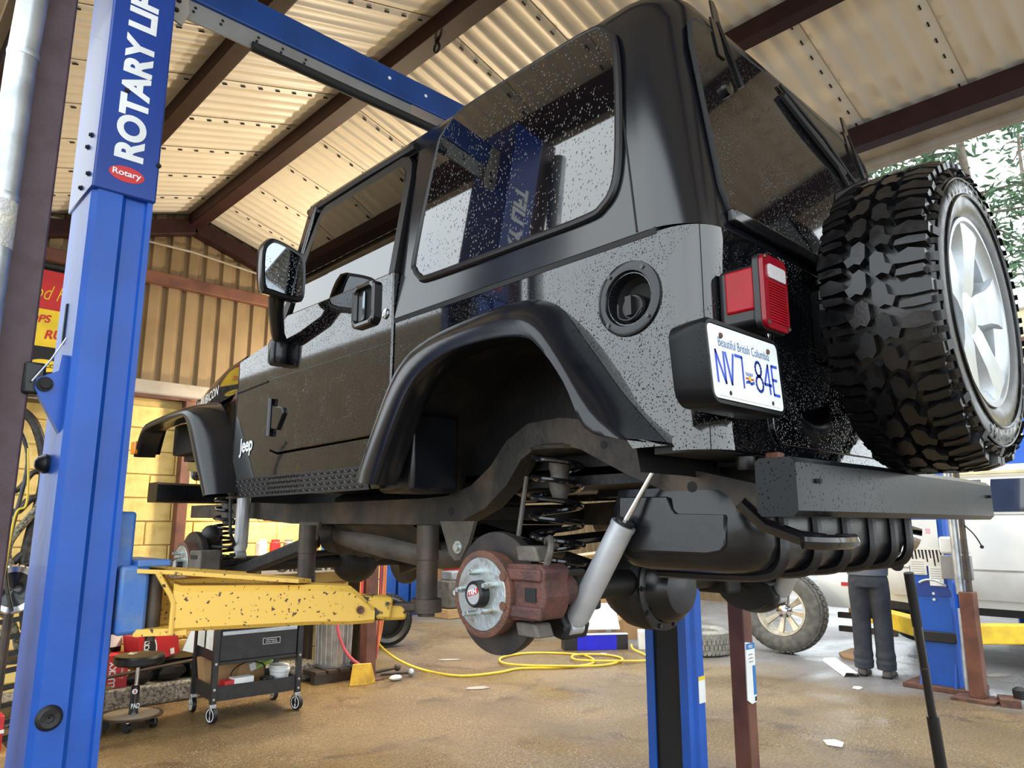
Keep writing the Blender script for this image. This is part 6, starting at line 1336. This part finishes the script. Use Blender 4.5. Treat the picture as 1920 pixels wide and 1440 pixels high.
# white van on the second lift: body, glass band, lower trim, bumper, far wheel
vn = thing('white_van', (8.5, .8, .3), 'white van with dark side windows held on the second lift', 'van')
VX = 7.62; VC = 8.50
vp = [(VX + .04, .50), (VX, .60), (VX - .015, .86), (VX - .01, 1.10), (VX + .02, 1.33), (VX + .10, 1.66), (VX + .17, 1.745), (VX + .32, 1.80), (VC, 1.83)]
vprof = vp + [(2 * VC - x, z) for x, z in reversed(vp[:-1])]
rings = []
for y, s, dz in ((-2.2, .95, 0), (-2.1, 1, 0), (2.6, 1, 0), (3.05, .985, -.02), (3.28, .955, -.06), (3.36, .92, -.10)):
    rings.append([(VC + (x - VC) * s, y, z + (dz if z > 1.2 else 0)) for x, z in vprof])
MB().loft(rings, closed_ring=False, cap=True).build('body', 'white_paint', vn, smooth=.5)
MB().box((VX + .03, -2.1, .46), (2 * VC - VX - .03, 3.3, .56)).build('chassis', 'under_black', vn, smooth=0)
MB().loft([[(VX - .022, y, .60), (VX - .034, y, .66), (VX - .034, y, .80), (VX - .016, y, .845)] for y in (-2.1, 2.75)], closed_ring=False).build('lower_trim', 'white_lower', vn)
for z in (.852, 1.335): MB().box((VX - .022 + (.04 if z > 1 else 0), -2.1, z), (VX + .05, 3.0, z + .01)).build('body_line', 'trim_grey', vn, smooth=0)
vw = lambda y, z, d: (VX + .02 + (z - 1.33) * .2424 - d, y, z)
for y0, y1 in ((2.55, 1.92), (1.86, 1.0), (.94, -.2), (-.26, -1.5)):
    MB().prism([(y0, 1.365), (y1, 1.365), (y1, 1.655), (y0 - .02, 1.655)], vw, .004, .009).build('side_window', 'glass_far', vn, smooth=0)
MB().box((VX + .08, -2.1, 1.70), (VX + .12, 2.9, 1.735)).build('roof_gutter', 'cream_trim', vn, bevel=.008)
bpv = MB().loft([[(VC + (x - VC) * s, y, z) for x, z in ((VX - .03, .44), (VX - .05, .52), (VX - .05, .70), (VX - .02, .76), (2 * VC - VX + .02, .76), (2 * VC - VX + .05, .70), (2 * VC - VX + .05, .52), (2 * VC - VX + .03, .44))] for y, s in ((2.86, 1.0), (3.3, 1.0), (3.42, .97), (3.47, .93))], cap=True).build('bumper', 'white_paint', vn, smooth=.7)
MB().box((VX - .056, 3.06, .655), (VX - .046, 3.20, .69)).build('marker_lamp', 'red_print', bpv, smooth=0)
MB().tube([(VX + .1, 2.9, .40), (2 * VC - VX - .1, 2.9, .40)], .045, 12).build('axle', 'under_black', vn)
for k in range(2):
    y = 2.98 + .1 * k
    st_ = MB().bar((VX + .06, 3.30 - .0 * k, .36 - .13 * k), (VX + .06, 2.75, .36 - .13 * k), .05, .055).build('spring_leaf', 'steel_dark', vn, bevel=.006)
ft = MB().lathe([(-.11, .20), (-.13, .27), (-.11, .33), (-.08, .35), (.08, .35), (.11, .33), (.13, .27), (.11, .20)], (9.05, 3.0, .352), (1, 0, 0), 40).build('far_tire', 'rubber', vn)
MB().lathe([(.10, .20), (.06, .18), (.05, 0)], (9.05, 3.0, .352), (-1, 0, 0), 28, cap=False).build('far_rim', 'rim_dirt', ft)

# loose bits on the wet floor
solo(MB().loft([[(7.10 + a * .0, y + a, z) for a, z in ((-.07, .0), (-.06, .03), (.05, .035), (.07, 0))] for y in (0, )] * 1 or []) if 0 else MB().loft([[(6.50 + .62 * t - .045 * w_, 2.72 + .46 * t + .05 * w_, z) for w_, z in ((-1, .003), (-.8, .03), (.7, .035 - .01 * t), (1, .003))] for t in (0, .3, .7, 1)], closed_ring=False), 'trim_strip', 'paper', 'long white trim strip on the floor left of the worker', 'strip', loc=(6.75, 2.9, 0))
solo(MB().prism([(0, 0), (.55, .10), (.62, .32), (.25, .30), (.05, .18)], lambda a, b, d: (7.25 + a, 2.95 + b, .003 + d), 0, .02), 'cardboard_sheet', 'cardboard', 'brown cardboard sheet on the floor in front of the truck wheel', 'cardboard', loc=(7.5, 3.0, 0), smooth=0)
pieces = [((4.50, 2.02), .075, .055, 30, 'small white scrap nearest the camera on the wet floor'), ((6.10, 2.52), .06, .035, 10, 'small white scrap in front of the worker'), ((7.45, 1.90), .13, .06, -30, 'white scrap on the grey yard right of the second column'), ((6.02, 1.10), .05, .04, 60, 'tiny white scrap at the right edge of the floor'), ((4.55, 5.65), .11, .035, -40, 'grey scrap on the floor right of the steel post'), ((3.95, 4.55), .10, .05, -30, 'grey damp patch scrap below the yellow air line'), ((5.55, 3.9), .08, .06, 10, 'pale scrap left of the far blue column'), ((5.85, 4.85), .05, .03, 70, 'white chip in front of the blue parts box')]
for (x, y), a, b, r, lb in pieces:
    solo(MB().prism([(-a, -b * .6), (a * .3, -b), (a, -b * .2), (a * .6, b), (-a * .7, b * .8)], lambda p, q, d: tuple(V((x, y, d)) + Rz(r) @ V((p, q, 0))), .002, .006), 'floor_scrap', 'trim_grey' if 'grey' in lb else 'paper', lb, 'scrap', 'scraps on the floor', loc=(x, y, 0), smooth=0)

# worker standing with the back to the camera
US = .97
pr = thing('person', (0, 0, 0), 'person in dark jacket, grey shirt hem and black trousers standing with back turned', 'person')
def ell(c, rx, ry, n=14): return [V((c[0] + rx * math.cos(2 * PI * k / n), c[1] + ry * math.sin(2 * PI * k / n), c[2])) for k in range(n)]
def limb(mb, secs, n=12):
    """secs: (centre, rx, ry) rings square to the vertical"""
    mb.loft([ell(c, a, b, n) for c, a, b in secs], cap=True)
def remesh(o, vox, it=6):
    r = o.modifiers.new('skin', 'REMESH'); r.mode = 'VOXEL'; r.voxel_size = vox; r.use_smooth_shade = True
    s = o.modifiers.new('smooth', 'SMOOTH'); s.factor = .5; s.iterations = it
body = MB()
limb(body, [((0, .0, .90), .16, .10), ((0, 0, 1.0), .15, .10), ((0, .0, 1.15), .14, .10), ((0, -.01, 1.32), .17, .11), ((0, -.02, 1.44), .13, .09), ((0, 0, 1.50), .06, .06), ((0, .01, 1.55), .055, .06)])
body.ball((0, .025, 1.65), .078, 16, .115, .095)
body.ball((0, .118, 1.635), .014, 8, .02, .018)
for s in (-1, 1):
    body.ball((s * .079, .01, 1.645), .012, 8, .028, .018)
    limb(body, [((s * .095, .0, .93), .085, .085), ((s * .095, .01, .70), .072, .075), ((s * .10, .015, .50), .055, .06), ((s * .105, -.005, .30), .052, .055), ((s * .105, -.01, .10), .04, .045), ((s * .105, .0, .05), .045, .05)])
    el = V((s * .27, -.05, 1.10)); wr = V((s * .22, .17, 1.05))
    body.tube([(s * .17, -.01, 1.40), (s * .21, -.02, 1.32), el, wr], [.055, .05, .042, .03], 10)
    body.tube([wr, wr + V((-s * .015, .05, .0)), wr + V((-s * .03, .09, .005))], [.03, .042, .038], 10)
    for q in range(4):
        b0 = wr + V((-s * (.005 + .017 * q), .085, .025 - .004 * q)); L = (.065, .075, .07, .055)[q]
        body.tube([b0, b0 + V((-s * .005, L * .5, -.008)), b0 + V((-s * .02, L * .85, -.03))], [.0095, .009, .0075], 7)
    body.tube([wr + V((0, .04, .03)), wr + V((-s * .03, .075, .05)), wr + V((-s * .05, .10, .045))], [.013, .011, .009], 7)
bo = body.build('body', 'skin', pr); remesh(bo, .010, 3)
tz = MB()
limb(tz, [((0, -.01, .985), .172, .118), ((0, -.015, .92), .185, .132), ((0, -.015, .84), .19, .14)])
for s in (-1, 1):
    limb(tz, [((s * .088, -.01, .90), .098, .125), ((s * .092, -.005, .78), .098, .115), ((s * .094, .0, .62), .090, .102), ((s * .096, .01, .50), .087, .096), ((s * .097, .0, .36), .086, .094), ((s * .098, -.005, .24), .083, .090), ((s * .10, -.01, .19), .094, .10), ((s * .10, -.01, .16), .084, .09), ((s * .10, -.01, .13), .095, .104), ((s * .10, -.01, .10), .086, .096), ((s * .10, -.012, .07), .090, .105)], 16)
to = tz.build('trousers', 'cloth_trouser', bo); remesh(to, .012, 3)
jk_ = MB()
limb(jk_, [((0, -.005, 1.015), .175, .13), ((0, -.005, 1.06), .195, .148), ((0, -.005, 1.2), .195, .145), ((0, -.015, 1.34), .205, .14), ((0, -.02, 1.45), .16, .115), ((0, 0, 1.515), .075, .075)])
for s in (-1, 1):
    jk_.tube([(s * .17, -.015, 1.40), (s * .225, -.03, 1.30), (s * .285, -.055, 1.10), (s * .27, .03, 1.055), (s * .23, .14, 1.05)], [.085, .078, .068, .062, .05], 12)
    jk_.ball((s * .285, -.05, 1.09), .07, 10)
jo = jk_.build('jacket', 'cloth_jacket', bo); remesh(jo, .012, 3)
limb_ = MB(); limb(limb_, [((0, -.008, .955), .186, .138), ((0, -.008, 1.0), .190, .142), ((0, -.008, 1.06), .192, .142)], 24)
limb_.build('shirt_hem', 'cloth_shirt', bo)
hr_ = MB().ball((0, .008, 1.675), .088, 14, .105, .098).build('hair', 'hair', bo)
for s in (-1, 1):
    sh_ = MB(); rows = []
    for y, wd, h in ((-.105, .03, .05), (-.09, .042, .085), (-.03, .045, .085), (.05, .047, .075), (.12, .05, .055), (.165, .042, .04), (.185, .02, .03)):
        rows.append([V((s * .11 + s * .02 * max(0, y) * 2 + a * wd, y, z)) for a, z in ((-.9, .004), (-1, .02), (-.8, h * .8), (0, h), (.8, h * .8), (1, .02), (.9, .004))])
    so = sh_.loft(rows, cap=True).build('shoe', 'shoe', bo, smooth=.9)
    MB().loft([[V((s * .11 + s * .02 * max(0, y) * 2 + a * wd, y, z)) for a, z in ((-1, 0), (-1.02, .018), (1.02, .018), (1, 0))] for y, wd in ((-.11, .03), (-.09, .044), (.05, .049), (.12, .052), (.168, .044), (.19, .02))], cap=True).build('sole', 'black_plastic', so)
US = 1.12
pr.location = P3((6.70, 2.60, 0)); pr.rotation_euler.z = math.radians(-80)

# trees beyond the yard
def fir(name, x, y, h, r, label, n_br, leaf='leaf', seed=1, z0=2.0, lsz=.16):
    rnd = random.Random(seed); t = thing(name, (x, y, 0), label, 'tree')
    pts = [(x + .15 * math.sin(k * 1.3 + seed), y + .1 * math.cos(k), h * k / 8) for k in range(9)]
    MB().tube(pts, [max(.03, .24 * (1 - k / 8.6)) for k in range(9)], 10).build('trunk', 'bark', t)
    br_ = MB(); lv = MB()
    for k in range(n_br):
        f = (k + rnd.random()) / n_br; z = z0 + (h - z0) * f; L = r * (1 - f * .8) * rnd.uniform(.55, 1.1); a = rnd.uniform(0, 2 * PI)
        b0 = V((x, y, z)); tip = b0 + V((math.cos(a) * L, math.sin(a) * L, -L * rnd.uniform(.05, .35)))
        mid = b0.lerp(tip, .5) + V((0, 0, L * .08)); path = spline([b0, mid, tip], 5); br_.tube(path, [max(.008, .045 * (1 - i / len(path))) for i in range(len(path))], 5)
        for i in range(int(L * 30)):
            q = rnd.uniform(.25, 1); j = q * (len(path) - 1); p = path[int(j)].lerp(path[min(int(j) + 1, len(path) - 1)], j % 1)
            sp_ = .10 + .32 * (1 - abs(q - .6))
            c = p + V((rnd.gauss(0, sp_), rnd.gauss(0, sp_), rnd.gauss(-.06, .12)))
            u = V((rnd.gauss(0, 1), rnd.gauss(0, 1), rnd.gauss(-.3, .5))).normalized() * lsz * rnd.uniform(.6, 1.3); v = u.cross(V((rnd.gauss(0, 1), rnd.gauss(0, 1), rnd.gauss(0, 1)))).normalized() * lsz * .30
            lv.add([c - u, c + v, c + u, c - v], [(0, 1, 2, 3)])
    br_.build('branches', 'bark', t)
    lv.build('foliage', leaf, t, smooth=0, kind='stuff')
fir('fir_tree', 20.5, 4.6, 17, 4.2, 'tall wispy fir tree rising over the van at the right edge', 76, seed=3, z0=4.5)
fir('fir_tree', 24.0, 7.6, 14, 3.6, 'fir tree seen between the canopy eave and the spare tyre', 50, seed=8, z0=4)
fir('fir_tree', 27.0, 4.4, 15, 3.6, 'more distant fir tree behind the tall wispy one', 44, seed=21, z0=4)
fir('shrub_tree', 19.0, 4.1, 4.2, 2.2, 'low green bush behind the second lift', 60, 'leaf_far', 5, .3, .16)
fir('shrub_tree', 21.0, 2.6, 4.6, 2.6, 'low green bush at the far right beyond the van', 60, 'leaf_far', 11, .3, .18)
